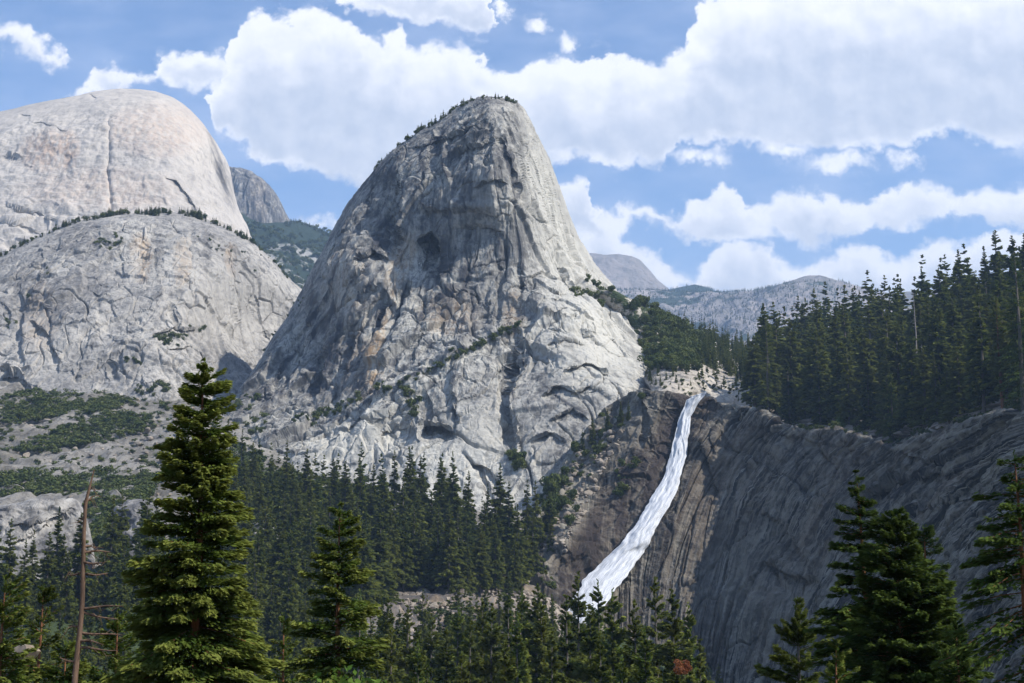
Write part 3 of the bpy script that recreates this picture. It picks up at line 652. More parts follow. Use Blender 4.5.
def at_gorge(V, px, py):
    a = zero_attrs(V)
    s_ = flow_s(px, py) + 1.2 * fbm(np.stack([px / 60, py / 40, 0 * px], -1), 3)
    a['flow'] = np.stack([s_ * 0.8, (py - px * 0.6) * 0.9, 0 * s_], -1)
    right = sstep(-12, 12, px - (700 - (py - 395) * 0.42))          # right of the fall
    left_rock = sstep(10, -14, px - (640 - (py - 400) * 0.50)) * (1 - right)
    wet = np.clip(1 - np.abs(px - (694 - (py - 400) * 0.52 - 0.0004 * (py - 400) ** 2) + 6) / (26 + 0.10 * (py - 400)), 0, 1)
    a['stain_shade'] = np.clip(1.15 * np.sqrt(wet) * (1 - 0.5 * right) + 0.3 * right * blob(px, py, 830, 470, 110, 34, 12) + 0.3 * right * blob(px, py, 770, 432, 80, 14, 12) + 0.10 * right + 0.45 * right * sstep(735, 705, px) + 0.25 * (1 - right - left_rock).clip(0, 1), 0, 1)
    a['warm'] = np.clip(0.8 * blob(px, py, 566, 552, 26, 16, -35) + 0.55 * blob(px, py, 596, 515, 20, 50, 38) + 0.5 * blob(px, py, 640, 440, 30, 50, 30) + 0.6 * right * blob(px, py, 728, 490, 50, 80, 20) + 0.55 * blob(px, py, 682, 402, 8, 14)
                        + 0.3 * blob(px, py, 790, 560, 50, 70, 35) + 0.7 * wet * (1 - right), 0, 1)
    a['pale'] = np.clip(0.75 * left_rock * sstep(560, 520, py) * sstep(640, 560, px) + 0.55 * blob(px, py, 812, 441, 15, 9, 80) * right + 0.4 * blob(px, py, 790, 438, 7, 12) + 0.7 * blob(px, py, 740, 403, 26, 5) + 0.35 * blob(px, py, 640, 420, 22, 30, 20)
                        + 0.22 * blob(px, py, 750, 600, 70, 60, 40) * right + 0.7 * blob(px, py, 906, 446, 18, 3, -12) + 0.5 * blob(px, py, 946, 436, 30, 3, -12), 0, 1)
    return a
def disp_gorge(V, px, py):
    s_ = flow_s(px, py)
    right = sstep(-10, 10, px - (700 - (py - 395) * 0.42))
    f1, _ = facets(V / np.array([30, 30, 34.0]) + 3, 1.0); f2, _ = facets(V / np.array([11, 11, 13.0]) + 9, 1.0)
    rib = fbm(np.stack([s_ / 18, (py - px) / 600, 0 * s_], -1), 3, ridged=True)
    ln = lines(np.stack([s_ / 26, (py - px) / 220, 0 * s_], -1), 0.045, 4.2) * 2.6 + lines(np.stack([s_ / 60, (py + px) / 60, 0 * s_], -1), 0.03, 1.2) * 3
    rib2 = fbm(np.stack([s_ / 44, (py - px) / 260, 0 * s_ + 5], -1), 3)
    rubble = sstep(10, -10, px - (620 - (py - 400) * 0.42)) 
    return (3.5 * fbm(V / 60, 3) + (1 - right) * (5 * f1 + 2.5 * f2) + rubble * 2.5 * f2 + right * (2.4 * rib + 4 * rib2 + 2.0 * f1 + 0.5 * f2 - ln) + sstep(440, 405, py) * right * (4 * f1 + 2.5 * f2) + 0.7 * fbm(V / 6, 3))
GORGE_F = [('s', 14, 14, [(830, 505), (800, 490), (772, 470), (748, 462), (725, 448)]), ('g', 3, 7, [(715, 425), (728, 448), (745, 462), (760, 500)]),
    ('s', 16, 16, [(760, 560), (790, 575), (815, 580)]), ('s', 14, 14, [(752, 500), (775, 520), (795, 545), (812, 572)]), ('s', 12, 10, [(700, 440), (712, 470), (722, 500)]),
    ('s', 12, 16, [(850, 500), (900, 480), (960, 470)]), ('s', 14, 8, [(715, 425), (712, 435), (716, 455)]), ('s', 10, 14, [(770, 418), (768, 440), (775, 462)]), ('s', 9, 12, [(800, 430), (798, 450), (800, 470)]),
    ('s', 10, 12, [(830, 432), (828, 450), (838, 470)]), ('s', 10, 12, [(858, 438), (856, 456), (862, 470)]), ('s', 10, 9, [(760, 424), (790, 436), (850, 446)]), ('s', 8, 14, [(895, 450), (930, 462), (960, 455)]),
    ('s', 14, 16, [(700, 640), (710, 660), (714, 690)]), ('g', 9, 12, [(690, 425), (686, 440), (680, 470), (664, 510), (640, 545), (606, 585), (580, 620)]), ('s', 10, 12, [(640, 395), (650, 420), (640, 450)]),
    ('s', 12, 14, [(688, 415), (684, 435), (676, 470), (650, 520), (610, 560)]), ('r', 14, 8, [(560, 540), (574, 548), (580, 560)]), ('s', 9, 8, [(900, 520), (950, 500), (1000, 495)]), ('s', 9, 8, [(960, 560), (1000, 540), (1040, 530)])]
o, at_gorgef, GV = relief('gorge_cliff', GSKY, GBASE, GCTRL, 860, 440, M_GORGE, 5, 6, 90, disp_gorge, GORGE_F, at_gorge, 0.4,
                      label='dark streaked granite gorge wall on both sides of the waterfall', smooth=0.002, fine=lambda V: 0.5 * fbm(V / 3.0, 2), back_pow=7, fade=16)

# plateau and the slope behind the lip
PSKY = [(588, 300), (600, 290), (615, 290), (640, 304), (660, 314), (690, 328), (715, 338), (735, 346), (760, 350), (800, 346), (860, 336), (900, 328), (950, 320), (1000, 310), (1050, 298), (1120, 275), (1240, 260)]
PBASE = [(588, 330), (640, 375)] + [(a, b + 4) for a, b in GSKY if a > 650]
PCTRL = [(600, 290, 1560), (640, 308, 1560), (690, 332, 1700), (735, 348, 1900), (760, 356, 1900), (800, 350, 1800), (860, 340, 1550), (950, 320, 1420), (1024, 298, 1320), (1200, 265, 1100), (590, 330, 1640),
         (620, 340, 1580), (640, 365, 1480), (650, 340, 1520), (680, 350, 1500), (700, 375, 1340), (720, 390, 1310), (705, 398, 1290), (735, 405, 1270), (655, 386, 1270), (745, 395, 1245), (760, 380, 1400), (760, 418, 1175), (800, 400, 1240), (800, 434, 1115),
         (838, 434, 1060), (866, 442, 1020), (860, 400, 1150), (895, 450, 975), (920, 400, 1080), (950, 431, 890), (980, 380, 1020), (1024, 415, 788), (1024, 370, 960), (1100, 404, 708), (1240, 392, 575), (1150, 340, 850)]
o, at_plat, PV = relief('plateau_ground', PSKY, PBASE, PCTRL, 460, 280, M_PLAT, 3, 8, 300, lambda V, px, py: 2.0 * fbm(V / 60, 4) + 1.5 * facets(V / np.array([16, 16, 8.0]))[0] + 0.8 * facets(V / np.array([5, 5, 3.0]))[0], (),
    lambda V, px, py: dict(zero_attrs(V), veg=(0.5 * sstep(375, 345, py) - 0.4 * blob(px, py, 740, 400, 90, 26) - 0.2) + 0.4 * sstep(770, 800, px), pale=0.6 * blob(px, py, 735, 398, 32, 12)), 0.3, smooth=0.002,
    label='pale granite shelf and slope at the top of the waterfall')
ROCKY = RBF(PCTRL, 0.002)

# valley and near ground as one height field
tc_ = [(-110, 400, 1620), (0, 388, 1700), (100, 398, 1660), (180, 410, 1560), (240, 425, 1480), (0, 440, 1480), (100, 450, 1420), (200, 455, 1380), (0, 490, 1280), (120, 492, 1250), (230, 490, 1230), (270, 480, 1290),
       (300, 492, 1270), (400, 500, 1240), (470, 512, 1210), (540, 540, 1120), (545, 600, 1010), (590, 635, 1040), (640, 650, 1000), (450, 600, 940), (380, 570, 1020), (250, 560, 1000), (120, 560, 960), (0, 560, 930), (-110, 560, 900),
       (0, 640, 740), (150, 640, 760), (300, 650, 780), (400, 650, 810), (450, 650, 800), (520, 650, 840), (600, 690, 830), (680, 740, 800), (400, 610, 900)]
tp = P(np.array([c[0] for c in tc_]), np.array([c[1] for c in tc_]), np.array([c[2] for c in tc_]))
tw = [tuple(p) for p in tp] + [(x_, 600, -82 + abs(x_) * .02) for x_ in (-350, -150, 0, 150)] + [(300, 500, -55), (450, 450, 0)] + \
     [(0, 0, -2.2), (-30, 0, -2), (30, 0, -2), (0, 20, -4.5), (0, 45, -10), (-40, 45, -10.5), (40, 45, -10.5), (0, 110, -29), (-80, 110, -29), (80, 110, -27), (0, 250, -60), (-150, 250, -58), (150, 250, -52),
      (0, 400, -80), (-250, 400, -74), (200, 400, -66), (-700, 600, -40), (0, -80, 12), (-120, -60, 10), (120, -60, 14), (-900, 900, 10), (-900, 1600, 260), (900, 1200, -40), (600, 900, -60), (400, 1500, -20), (0, 1700, 60)]
TR = RBF([(a, b, c) for a, b, c in tw], 0.01)
def ground_z(x, y): return TR(x, y)
def terrain(name, x0, x1, y0, y1, nx, ny, mat, label, hole=None):
    gx, gy = np.meshgrid(np.linspace(x0, x1, nx), np.linspace(y0, y1, ny))
    z = ground_z(gx, gy); V = np.stack([gx, gy, z], -1)
    far = sstep(300, 800, gy)
    Vn = np.stack([gx, gy, z * 0.5], -1)
    V[..., 2] += far * (5 * fbm(Vn / 60, 4) + 5.5 * facets(Vn / 26)[0] + 2.4 * facets(Vn / 9)[0]) + (1 - far) * (0.6 * fbm(Vn / 9, 4) + 0.3 * facets(Vn / 2.5)[0])
    px, py = proj(V)
    veg = -0.10 + 0.5 * sstep(1250, 1000, gy) * sstep(200, 500, gy) - 1.3 * blob(px, py, 455, 622, 120, 60) + 0.5 * sstep(560, 600, py) * (gy > 500)
    at = {'veg': veg.ravel(), 'warm': (0.6 * blob(px, py, 470, 620, 110, 60)).ravel(), 'stain_shade': (0.7 * blob(px, py, 455, 622, 120, 60) + 0.25).ravel(), 'pale': (0.5 * blob(px, py, 240, 440, 60, 26)).ravel()}
    me = mesh_np(name, V.reshape(-1, 3), grid_faces(ny, nx), mat, smooth=False, attrs=at)
    return link(name, me, kind='structure', label=label), V
terrain('valley_ground', -1100, 500, 150, 1900, 470, 520, M_TERR, 'rocky wooded valley slope below the granite peak')
terrain('near_ground', -230, 330, -120, 160, 260, 140, M_TERR, 'rocky hillside ground in front of the camera')
# one wide ground sheet out to the horizon
gx, gy = np.meshgrid(np.linspace(-12500, 12500, 60), np.linspace(-12500, 12500, 60))
me = mesh_np('ground', np.stack([gx, gy, -105 + 0 * gx + 6 * perlin(np.stack([gx / 900, gy / 900, 0 * gx], -1))], -1).reshape(-1, 3), grid_faces(60, 60), M_FARWOOD)
link('ground', me, kind='structure', label='wooded ground reaching to the horizon')

# ------------------------------------------------------------------ the waterfall
def fall_mat():
    m, t, b = base_mat('falling_water', 0.6, 0.3)
    fv = t.attr('flow', 'Vector')
    n = t.noise(t.vec('MULTIPLY', fv, (9, 0.10, 1)), 1.0, 6, 0.7)
    n2 = t.noise(t.vec('MULTIPLY', fv, (3, 0.045, 1)), 1.0, 4, 0.6)
    c = t.mix(t.smooth(n, 0.36, 0.58), rgb(0.36, 0.38, 0.41), rgb(0.58, 0.595, 0.62))
    c = t.mix(t.smooth(n2, 0.44, 0.30, 0.0, 0.6), c, rgb(0.30, 0.33, 0.37))
    t.put(b.inputs['Base Color'], c)
    bp = t.new('ShaderNodeBump'); bp.inputs['Strength'].default_value = 0.5; bp.inputs['Distance'].default_value = 1.2
    bp.inputs['Strength'].default_value = 0.2; t.put(bp.inputs['Height'], n); t.put(b.inputs['Normal'], bp.outputs[0])
    return m
M_WATER = fall_mat()
LEFT_E = [(398, 690), (400, 686), (406, 684), (421, 678.5), (445, 673), (460, 668), (477, 663), (492, 655), (508, 646), (528, 634), (548, 617), (565, 598), (580, 584), (597, 574), (625, 560)]
RIGHT_E = [(391, 707), (396, 705), (403.6, 698), (417, 690.5), (449, 687), (481, 680), (500, 672), (516, 663), (534, 654), (552, 643), (572, 629), (591, 614), (603, 606), (625, 592)]
def waterfall():
    n_r, n_c = 420, 34
    L = np.array(LEFT_E); Rr = np.array(RIGHT_E)
    q = np.linspace(0, 1, n_r)
    # rows follow the fall: left and right edges matched by height, the lip tilted
    lt = np.interp(q, np.linspace(0, 1, len(L)) ** 1.0, L[:, 0]); lx = np.interp(lt, L[:, 0], L[:, 1])
    yl = 397 + q * (625 - 397); yr = 391 + q * (625 - 391)
    lx = np.interp(yl, L[:, 0], L[:, 1]); rx = np.interp(yr, Rr[:, 0], Rr[:, 1])
    jit = lambda sd, sc: perlin(np.stack([q * 230 / sc, q * 0 + sd, q * 0], -1))
    lx = lx + (2.2 * jit(1.5, 16) + 1.3 * jit(2.5, 5)) * (0.5 + q); rx = rx + (2.0 * jit(7.5, 14) + 1.2 * jit(8.5, 5)) * (0.5 + q)
    rb = RBF(GCTRL, 0.002)
    a = np.linspace(0, 1, n_c)
    px = lx[:, None] + (rx - lx)[:, None] * a; py = yl[:, None] + (yr - yl)[:, None] * a
    Y = rb(px, py)
    surf = at_gorgef(px.ravel(), py.ravel())[:, 1].reshape(px.shape)
    ker = np.hanning(41); ker /= ker.sum()
    row = np.minimum(surf.min(1), Y.min(1) + 12); row = np.array([row[max(0, i - 10):i + 10].min() for i in range(n_r)])
    row = np.convolve(np.pad(row, 20, 'edge'), ker, 'valid')
    Y = row[:, None] - 2.5 - 5.0 * np.sin(np.pi * a)[None] * (0.4 + 0.6 * q[:, None])
    al = np.cumsum(np.full(n_r, 0.6))
    fl = np.stack([np.repeat(a[None], n_r, 0), np.repeat(al[:, None], n_c, 1), 0 * px], -1)
    lump = fbm(fl * np.array([4, 0.06, 1]) + 3, 3) * 2.0 + perlin(fl * np.array([12, 0.12, 1]) + 9) * 0.5
    V = P(px, py, Y - lump)
    back = P(px, py, np.maximum(Y + 6, surf + 1.5) + 2)[:, ::-1]
    V2 = np.concatenate([V, back], 1); flw = np.concatenate([fl * np.array([4, 1, 1]), fl[:, ::-1] * np.array([4, 1, 1])], 1)
    me = mesh_np('waterfall', V2.reshape(-1, 3), grid_faces(n_r, 2 * n_c), M_WATER, smooth=True, attrs={'flow': flw.reshape(-1, 3)})
    link('waterfall', me, kind='structure', label='tall white waterfall sliding down the gorge wall')
waterfall()

# ------------------------------------------------------------------ trees
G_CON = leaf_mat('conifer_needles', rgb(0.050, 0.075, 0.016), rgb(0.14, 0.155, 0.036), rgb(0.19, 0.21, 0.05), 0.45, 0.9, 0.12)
G_FIR = leaf_mat('fir_needles', rgb(0.055, 0.092, 0.018), rgb(0.13, 0.17, 0.034), rgb(0.25, 0.265, 0.06), 0.36, 0.3, 1.3)
G_DARK = leaf_mat('dark_fir_needles', rgb(0.026, 0.050, 0.013), rgb(0.066, 0.100, 0.025), rgb(0.12, 0.16, 0.035), 0.35, 0.3, 0.9)  # deeper green needle colour for the dark conifers and pine
G_BUSH = leaf_mat('bush_leaves', rgb(0.048, 0.070, 0.020), rgb(0.12, 0.14, 0.045), None, 0.25, 0.6, 0.08)
G_LIME = leaf_mat('bright_leaves', rgb(0.06, 0.12, 0.02), rgb(0.14, 0.21, 0.04), None, 0.35, 0.3, 0.8)
G_RUST = leaf_mat('rust_leaves', rgb(0.16, 0.055, 0.03), rgb(0.24, 0.10, 0.045), None, 0.2, 0.3, 0.5)
B_GREY = bark_mat('grey_bark', rgb(0.09, 0.075, 0.06), rgb(0.16, 0.14, 0.12))
B_RED = bark_mat('red_bark', rgb(0.10, 0.045, 0.022), rgb(0.26, 0.12, 0.06))
B_SNAG = bark_mat('weathered_snag_wood', rgb(0.075, 0.05, 0.035), rgb(0.17, 0.11, 0.075))
B_DEAD = bark_mat('bleached_wood', rgb(0.20, 0.18, 0.16), rgb(0.34, 0.31, 0.28))

def rhombi(pos, d, n, l, w):
    side = np.cross(n, d); side /= np.linalg.norm(side, axis=1, keepdims=True) + 1e-9
    l = np.asarray(l)[:, None]; w = np.asarray(w)[:, None]
    q = np.stack([pos - d * l * 0.5, pos + side * w * 0.5, pos + d * l * 0.5, pos - side * w * 0.5], 1)
    return q.reshape(-1, 3)

def conifer(H, R, nb, per, l, w, seed, base=0.10, p=0.75, up=0.9, down=-0.25, droop=0.25, spray=0.34, rough=0.35, gap=0.0, top_sparse=0.0, limbs=None, cap_r=1.0, whorl=0, flat=0.45):
    r = np.random.default_rng(seed)
    u = np.sort(r.random(nb) ** 0.82)
    if whorl: u = np.clip(np.round(u * whorl) / whorl + r.normal(0, 0.18 / whorl, nb), 0.004, 1)
    az = r.random(nb) * 2 * np.pi
    L = R * np.minimum(u ** p, cap_r) * (1 - rough + 1.5 * rough * r.random(nb)) + 0.02 * R
    L *= 1 + 0.18 * np.sin(az * 2 + seed) * np.sin(u * 9 + seed) + 0.12 * np.sin(u * 31 + az + seed)
    keep = r.random(nb) > gap * (0.5 + 0.5 * np.sin(u * 23 + az * 2))
    u, az, L = u[keep], az[keep], L[keep]; nb = len(u)
    z0 = H * (1 - u * (1 - base))
    slope = up + (down - up) * np.clip(u * 1.6, 0, 1) + r.normal(0, 0.08, nb)
    cnt = np.maximum(3, (per * (0.35 + 0.65 * L / R) ** 1.2 * (0.6 + 0.8 * r.random(nb)))).astype(int)
    b = np.repeat(np.arange(nb), cnt); n = len(b)
    s = r.random(n) ** 0.62; lat = r.uniform(-1, 1, n) * spray * L[b] * (1.08 - s) ** 0.8 * np.minimum(1, s * 3)
    ca, sa = np.cos(az[b]), np.sin(az[b])
    rad = s * L[b]
    zz = z0[b] + slope[b] * rad - droop * L[b] * s ** 2 + 0.5 * droop * L[b] * s ** 4 - 0.25 * np.abs(lat) + r.normal(0, 0.10, n) * np.minimum(l * 2, L[b])
    pos = np.stack([ca * rad - sa * lat, sa * rad + ca * lat, zz], 1)
    sg = np.sign(lat) * (0.75 + 0.2 * r.random(n)) * (1 - 0.55 * s)
    d = np.stack([ca - sa * sg, sa + ca * sg, slope[b] * 0.6 - droop * s + r.normal(0, 0.25, n)], 1); d /= np.linalg.norm(d, axis=1, keepdims=True)
    nn = np.stack([r.normal(0, flat, n), r.normal(0, flat, n), np.ones(n)], 1)
    sc = (0.65 + 0.7 * r.random(n)) * np.clip(0.45 + 1.1 * L[b] / R, 0.45, 1)
    nl = max(6, nb // 8)   # leader shoot
    zl = H * (1 - 0.05 * r.random(nl)); pos = np.concatenate([pos, np.stack([r.normal(0, .003 * H, nl), r.normal(0, .003 * H, nl), zl], 1)])
    dl = np.stack([r.normal(0, .35, nl), r.normal(0, .35, nl), np.ones(nl)], 1); d = np.concatenate([d, dl / np.linalg.norm(dl, axis=1, keepdims=True)])
    nn = np.concatenate([nn, r.normal(size=(nl, 3))]); sc = np.concatenate([sc, np.full(nl, 0.5)]); s = np.concatenate([s, np.full(nl, .7)]); n = n + nl
    V = rhombi(pos, d, nn, l * sc, w * sc)
    tip = np.repeat(np.clip((s - 0.62) * 2.4, 0, 1) * (0.4 + 0.6 * r.random(n)), 4)
    faces = np.arange(len(V)).reshape(-1, 4)
    limb = []
    if limbs is not None:
        for i in range(nb):
            c_, s_ = math.cos(az[i]), math.sin(az[i]); pts = []
            for q in (0, 0.35, 0.7, 0.95):
                pts.append((c_ * q * L[i], s_ * q * L[i], z0[i] + slope[i] * q * L[i] - droop * L[i] * q * q + 0.5 * droop * L[i] * q ** 4))
            limb.append((pts, limbs * (0.35 + 0.65 * L[i] / R)))
    return V, faces, tip, limb

def tube(pts, radii, sides=6):
    pts = np.array(pts, float); radii = np.array(radii, float)
    tan = np.gradient(pts, axis=0); tan /= np.linalg.norm(tan, axis=1, keepdims=True) + 1e-9
    ref = np.array([0, 0, 1.0]) if abs(tan[:, 2].mean()) < 0.8 else np.array([1.0, 0, 0])
    a = np.cross(tan, ref); a /= np.linalg.norm(a, axis=1, keepdims=True); b = np.cross(tan, a)
    th = np.arange(sides) * 2 * np.pi / sides
    V = pts[:, None] + radii[:, None, None] * (a[:, None] * np.cos(th)[None, :, None] + b[:, None] * np.sin(th)[None, :, None])
    n = len(pts); i = np.arange(n * sides).reshape(n, sides)
    f = np.stack([i[:-1], np.roll(i[:-1], -1, 1), np.roll(i[1:], -1, 1), i[1:]], -1).reshape(-1, 4)
    return V.reshape(-1, 3), f

def join(parts):
    Vs, Fs, o_ = [], [], 0
    for V, Fc in parts:
        Vs.append(V); Fs.append(Fc + o_); o_ += len(V)
    return np.concatenate(Vs), np.concatenate(Fs)

def trunk_mesh(H, r0, seed, limb=(), lean=0.0, top=0.97, sides=7):
    r = np.random.default_rng(seed); z = np.linspace(0, H * top, 9)
    wob = np.cumsum(r.normal(0, 0.004 * H, (9, 2)), 0) * 0.5
    wob = wob * np.sin(np.pi * z / H)[:, None]; pts = np.stack([wob[:, 0], wob[:, 1], z], 1)
    parts = [tube(pts, r0 * (1 - z / H) ** 0.8 + 0.02 * r0, sides)]
    for pl, rr in limb: parts.append(tube(pl, [rr, rr * .75, rr * .5, rr * .15], 4))
    return join(parts)

def make_tree(name, crown, trunk, m_leaf, m_bark, label, cat, group=None):
    V, Fc, tip, limb = crown
    cm = mesh_np('crown', V, Fc, m_leaf, attrs={'tip': tip}); TV, TF = trunk
    tm = mesh_np('trunk', TV, TF, m_bark, smooth=True)
    r = bpy.data.objects.new(name, None); r.empty_display_size = 1; COL.objects.link(r)
    link('crown', cm, r); link('trunk', tm, r)
    r['label'] = label; r['category'] = cat
    if group: r['group'] = group
    return r
def copy_tree(src, loc, sc, rz, label, group=None, name=None):
    r = src.copy(); COL.objects.link(r)
    if name: r.name = name
    for ch in src.children:
        c = ch.copy(); COL.objects.link(c); c.parent = r
    place(r, loc, sc, rz); r['label'] = label
    if group: r['group'] = group
    elif 'group' in r: del r['group']
    return r
def place(r, loc, sc, rz):
    r.location = tuple(float(v) for v in loc); r.rotation_euler = (0, 0, float(rz))
    r.scale = tuple(float(v) for v in (sc if np.ndim(sc) else (sc, sc, sc)))

# candidate spots: on the valley ground, and on the plateau
def spots_ground(poly, n, ymin, ymax, xmin, xmax, dmin, seed):
    r = np.random.default_rng(seed); x = r.uniform(xmin, xmax, n); y = r.uniform(ymin, ymax, n); z = ground_z(x, y)
    p = np.stack([x, y, z], 1); a, b = proj(p); p = p[inside(a, b, poly)]
    return thin(p, dmin)
def thin(p, dmin):
    cell = {}; out = []
    for q in p:
        k_ = (int(q[0] // dmin), int(q[1] // dmin)); ok = True
        for i in (-1, 0, 1):
            for j in (-1, 0, 1):
                for w_ in cell.get((k_[0] + i, k_[1] + j), ()):
                    if (w_[0] - q[0]) ** 2 + (w_[1] - q[1]) ** 2 < dmin * dmin: ok = False
        if ok: cell.setdefault(k_, []).append(q); out.append(q)
    return np.array(out)
def spots_grid(V, poly, n, dmin, seed, bias=None):
    """spots on a relief surface, even in area"""
    r = np.random.default_rng(seed)
    G = V[:-14] if len(V) > 20 else V
    du = np.linalg.norm(np.diff(G, axis=1)[:-1, :, :2], axis=-1); dv = np.linalg.norm(np.diff(G, axis=0)[:, :-1, :2], axis=-1)
    wgt = (du * dv).ravel(); a, b = proj(G[:-1, :-1]); m = inside(a, b, poly).ravel(); wgt = wgt * m
    idx = r.choice(len(wgt), n, p=wgt / wgt.sum()); i, j = np.unravel_index(idx, du.shape)
    return thin(G[i, j], dmin)

TREES = []   # location, height, width scale, kind, zone
def zone(pts, h0, h1, kind, zone_, seed, wide=(0.85, 1.15)):
    r = np.random.default_rng(seed)
    for q in pts: TREES.append((q, r.uniform(h0, h1), r.uniform(*wide), kind, zone_, r.uniform(0, 6.28), int(r.integers(0, 100))))

VALLEY = [(225, 486), (262, 494), (300, 506), (345, 503), (400, 514), (470, 523), (545, 536), (560, 560), (520, 590), (470, 600), (420, 594), (380, 610), (330, 640), (250, 665), (-60, 665), (-60, 612), (98, 606), (106, 575), (175, 575), (186, 560), (215, 545), (215, 520)]
zone(spots_ground(VALLEY, 9000, 760, 1400, -620, 60, 12.5, 1), 28, 62, 'con', 'valley', 2, (1.0, 1.4))
MIDROW = [(-60, 655), (330, 645), (400, 655), (440, 640), (520, 622), (600, 640), (720, 700), (720, 740), (-60, 740)]
zone(spots_ground(MIDROW, 2600, 640, 900, -420, 160, 10.5, 3), 24, 40, 'con', 'floor', 4)
STAND = [(752, 420), (775, 424), (800, 428), (838, 432), (862, 434), (880, 440), (905, 438), (950, 424), (1024, 408), (1110, 398), (1150, 275), (1040, 293), (950, 321), (900, 333), (850, 343), (800, 358), (766, 380)]
zone(spots_grid(PV, STAND, 6000, 17.0, 5), 36, 84, 'con', 'stand', 6, (1.15, 1.65))
zone(spots_grid(PV, [(690, 330), (735, 346), (765, 352), (800, 362), (780, 390), (745, 382), (715, 372), (690, 356), (670, 338)], 900, 8, 7), 16, 30, 'con', 'bench', 8)
zone(spots_grid(PV, [(598, 286), (640, 304), (690, 330), (700, 372), (650, 372), (620, 340), (595, 310)], 1500, 7.5, 9), 7, 17, 'mix', 'hillside', 10, (1.0, 1.5))
zone(spots_grid(PV, [(640, 372), (700, 366), (755, 378), (755, 408), (700, 392), (655, 388)], 170, 9, 11), 6, 15, 'con', 'brink', 12)
# singles on the rubble left of the fall and on ledges
for i, (a, b, h) in enumerate([(575, 456, 20), (583, 452, 26), (592, 447, 38), (600, 440, 18), (620, 425, 32), (628, 420, 26), (606, 432, 30), (548, 500, 24), (556, 492, 28), (566, 480, 18), (560, 512, 24), (553, 520, 26), (546, 530, 30), (574, 500, 16), (640, 402, 14),
                               (570, 530, 18), (578, 515, 12), (540, 545, 26)]):
    zone(at_gorgef(a, b), h * 0.7, h * 0.8, 'con' if i in (1, 2, 4, 5, 6, 12, 17) else 'mix', 'rubble', 20 + i)
CONV = [conifer(40, 6.0, 170, 80, 1.3, 0.68, 100 + i, base=0.08 + 0.05 * (i % 3), p=(0.8, 1.0, 0.85, 1.1)[i % 4], flat=0.9, rough=0.28 + 0.1 * (i % 2), cap_r=(1, .8, .9)[i % 3], gap=0.15 * (i % 3)) for i in range(9)]
CONT = [trunk_mesh(40, 0.55, 200 + i) for i in range(9)]
def bushcrown(H, R, n, l, seed, lobes=9):
    r = np.random.default_rng(seed)
    c = r.normal(0, 0.42, (lobes, 3)) * np.array([R, R, H * 0.30]) + np.array([0, 0, H * 0.52]); rr = r.uniform(0.35, 0.62, lobes) * R
    i = r.integers(0, lobes, n); v = r.normal(size=(n, 3)); v /= np.linalg.norm(v, axis=1, keepdims=True)
    pos = c[i] + v * rr[i][:, None] * (0.75 + 0.3 * r.random((n, 1))) * np.array([1, 1, 0.8 * H / (2 * R)])
    pos[:, 2] = np.maximum(pos[:, 2], 0.05 * H)
    d = r.normal(size=(n, 3)); d /= np.linalg.norm(d, axis=1, keepdims=True)
    V = rhombi(pos, d, v + r.normal(0, 0.3, (n, 3)), l * (0.6 + 0.8 * r.random(n)), l * 0.7 * (0.6 + 0.8 * r.random(n)))
    return V, np.arange(len(V)).reshape(-1, 4), np.zeros(len(V)), []
BUSHV = [bushcrown(12, 5.5, 900, 1.5, 300 + i) for i in range(4)]
LAB = {'valley': ('dark green conifer packed in the forest below the granite peak', 'conifers of the valley forest below the peak'),
       'floor': ('conifer on the gorge floor between the near trees and the valley forest', 'conifers on the gorge floor'),
       'stand': ('tall dark conifer in the dense stand on the clifftop right of the waterfall', 'clifftop conifers right of the waterfall'),
       'bench': ('mid green conifer on the wooded bench behind the waterfall brink', 'conifers on the bench behind the brink'),
       'hillside': ('small bushy tree on the slope between the peak and the brink', 'small trees on the slope right of the peak'),
       'brink': ('small scattered pine on the pale rock shelf at the waterfall brink', 'small pines on the brink shelf'),
       'rubble': ('small tree on the rubble slope left of the waterfall', 'small trees on the rubble left of the waterfall')}
def visible_size(t):
    a, b = proj(t[0] + np.array([0, 0, t[1] * 0.9]))
    k_ = t[1] / t[0][1] * F
    if not (-20 < a < 1044) or b > 690: k_ *= 0.01
    # hidden deep inside a stand: nearest rows show most
    return k_
def front_bonus(ts):
    out = []
    loc = np.array([t[0] for t in ts]); pa, pb = proj(loc + np.array([0, 0, 1.0]) * np.array([t[1] for t in ts])[:, None])
    dist = loc[:, 1]; hpx = np.array([t[1] / t[0][1] * F for t in ts])
    for i, t in enumerate(ts):   # share of the tree above the tops of those in front of it
        m = (dist < dist[i] - 1) & (np.abs(pa - pa[i]) < 7)
        top = pb[m].min() if m.any() else 900
        out.append(np.clip((top - pb[i]) / hpx[i], 0.02, 1) * visible_size(t))
    return np.array(out)
con = [t for t in TREES if t[3] == 'con']; mix = [t for t in TREES if t[3] != 'con']
order = np.argsort(-front_bonus(con)); N_IND = 285
ind, rest = [con[i] for i in order[:N_IND]], [con[i] for i in order[N_IND:]]
protos = {}
for t in ind:
    q, h, wd, kd, zn, rz, sd = t; vi = sd % 9
    if vi not in protos:
        r_ = make_tree('conifer', CONV[vi], CONT[vi], G_CON, B_GREY, LAB[zn][0], 'conifer', LAB[zn][1]); protos[vi] = r_
        place(r_, q - np.array([0, 0, 0.8]), (h / 40 * wd, h / 40 * wd, h / 40), rz)
    else: copy_tree(protos[vi], q - np.array([0, 0, 0.8]), (h / 40 * wd, h / 40 * wd, h / 40), rz, *LAB[zn])
protob = {}
for t in mix:
    pass
mo = np.argsort(-front_bonus(mix)); indb = [mix[i] for i in mo[:60]]; restb = [mix[i] for i in mo[60:]]
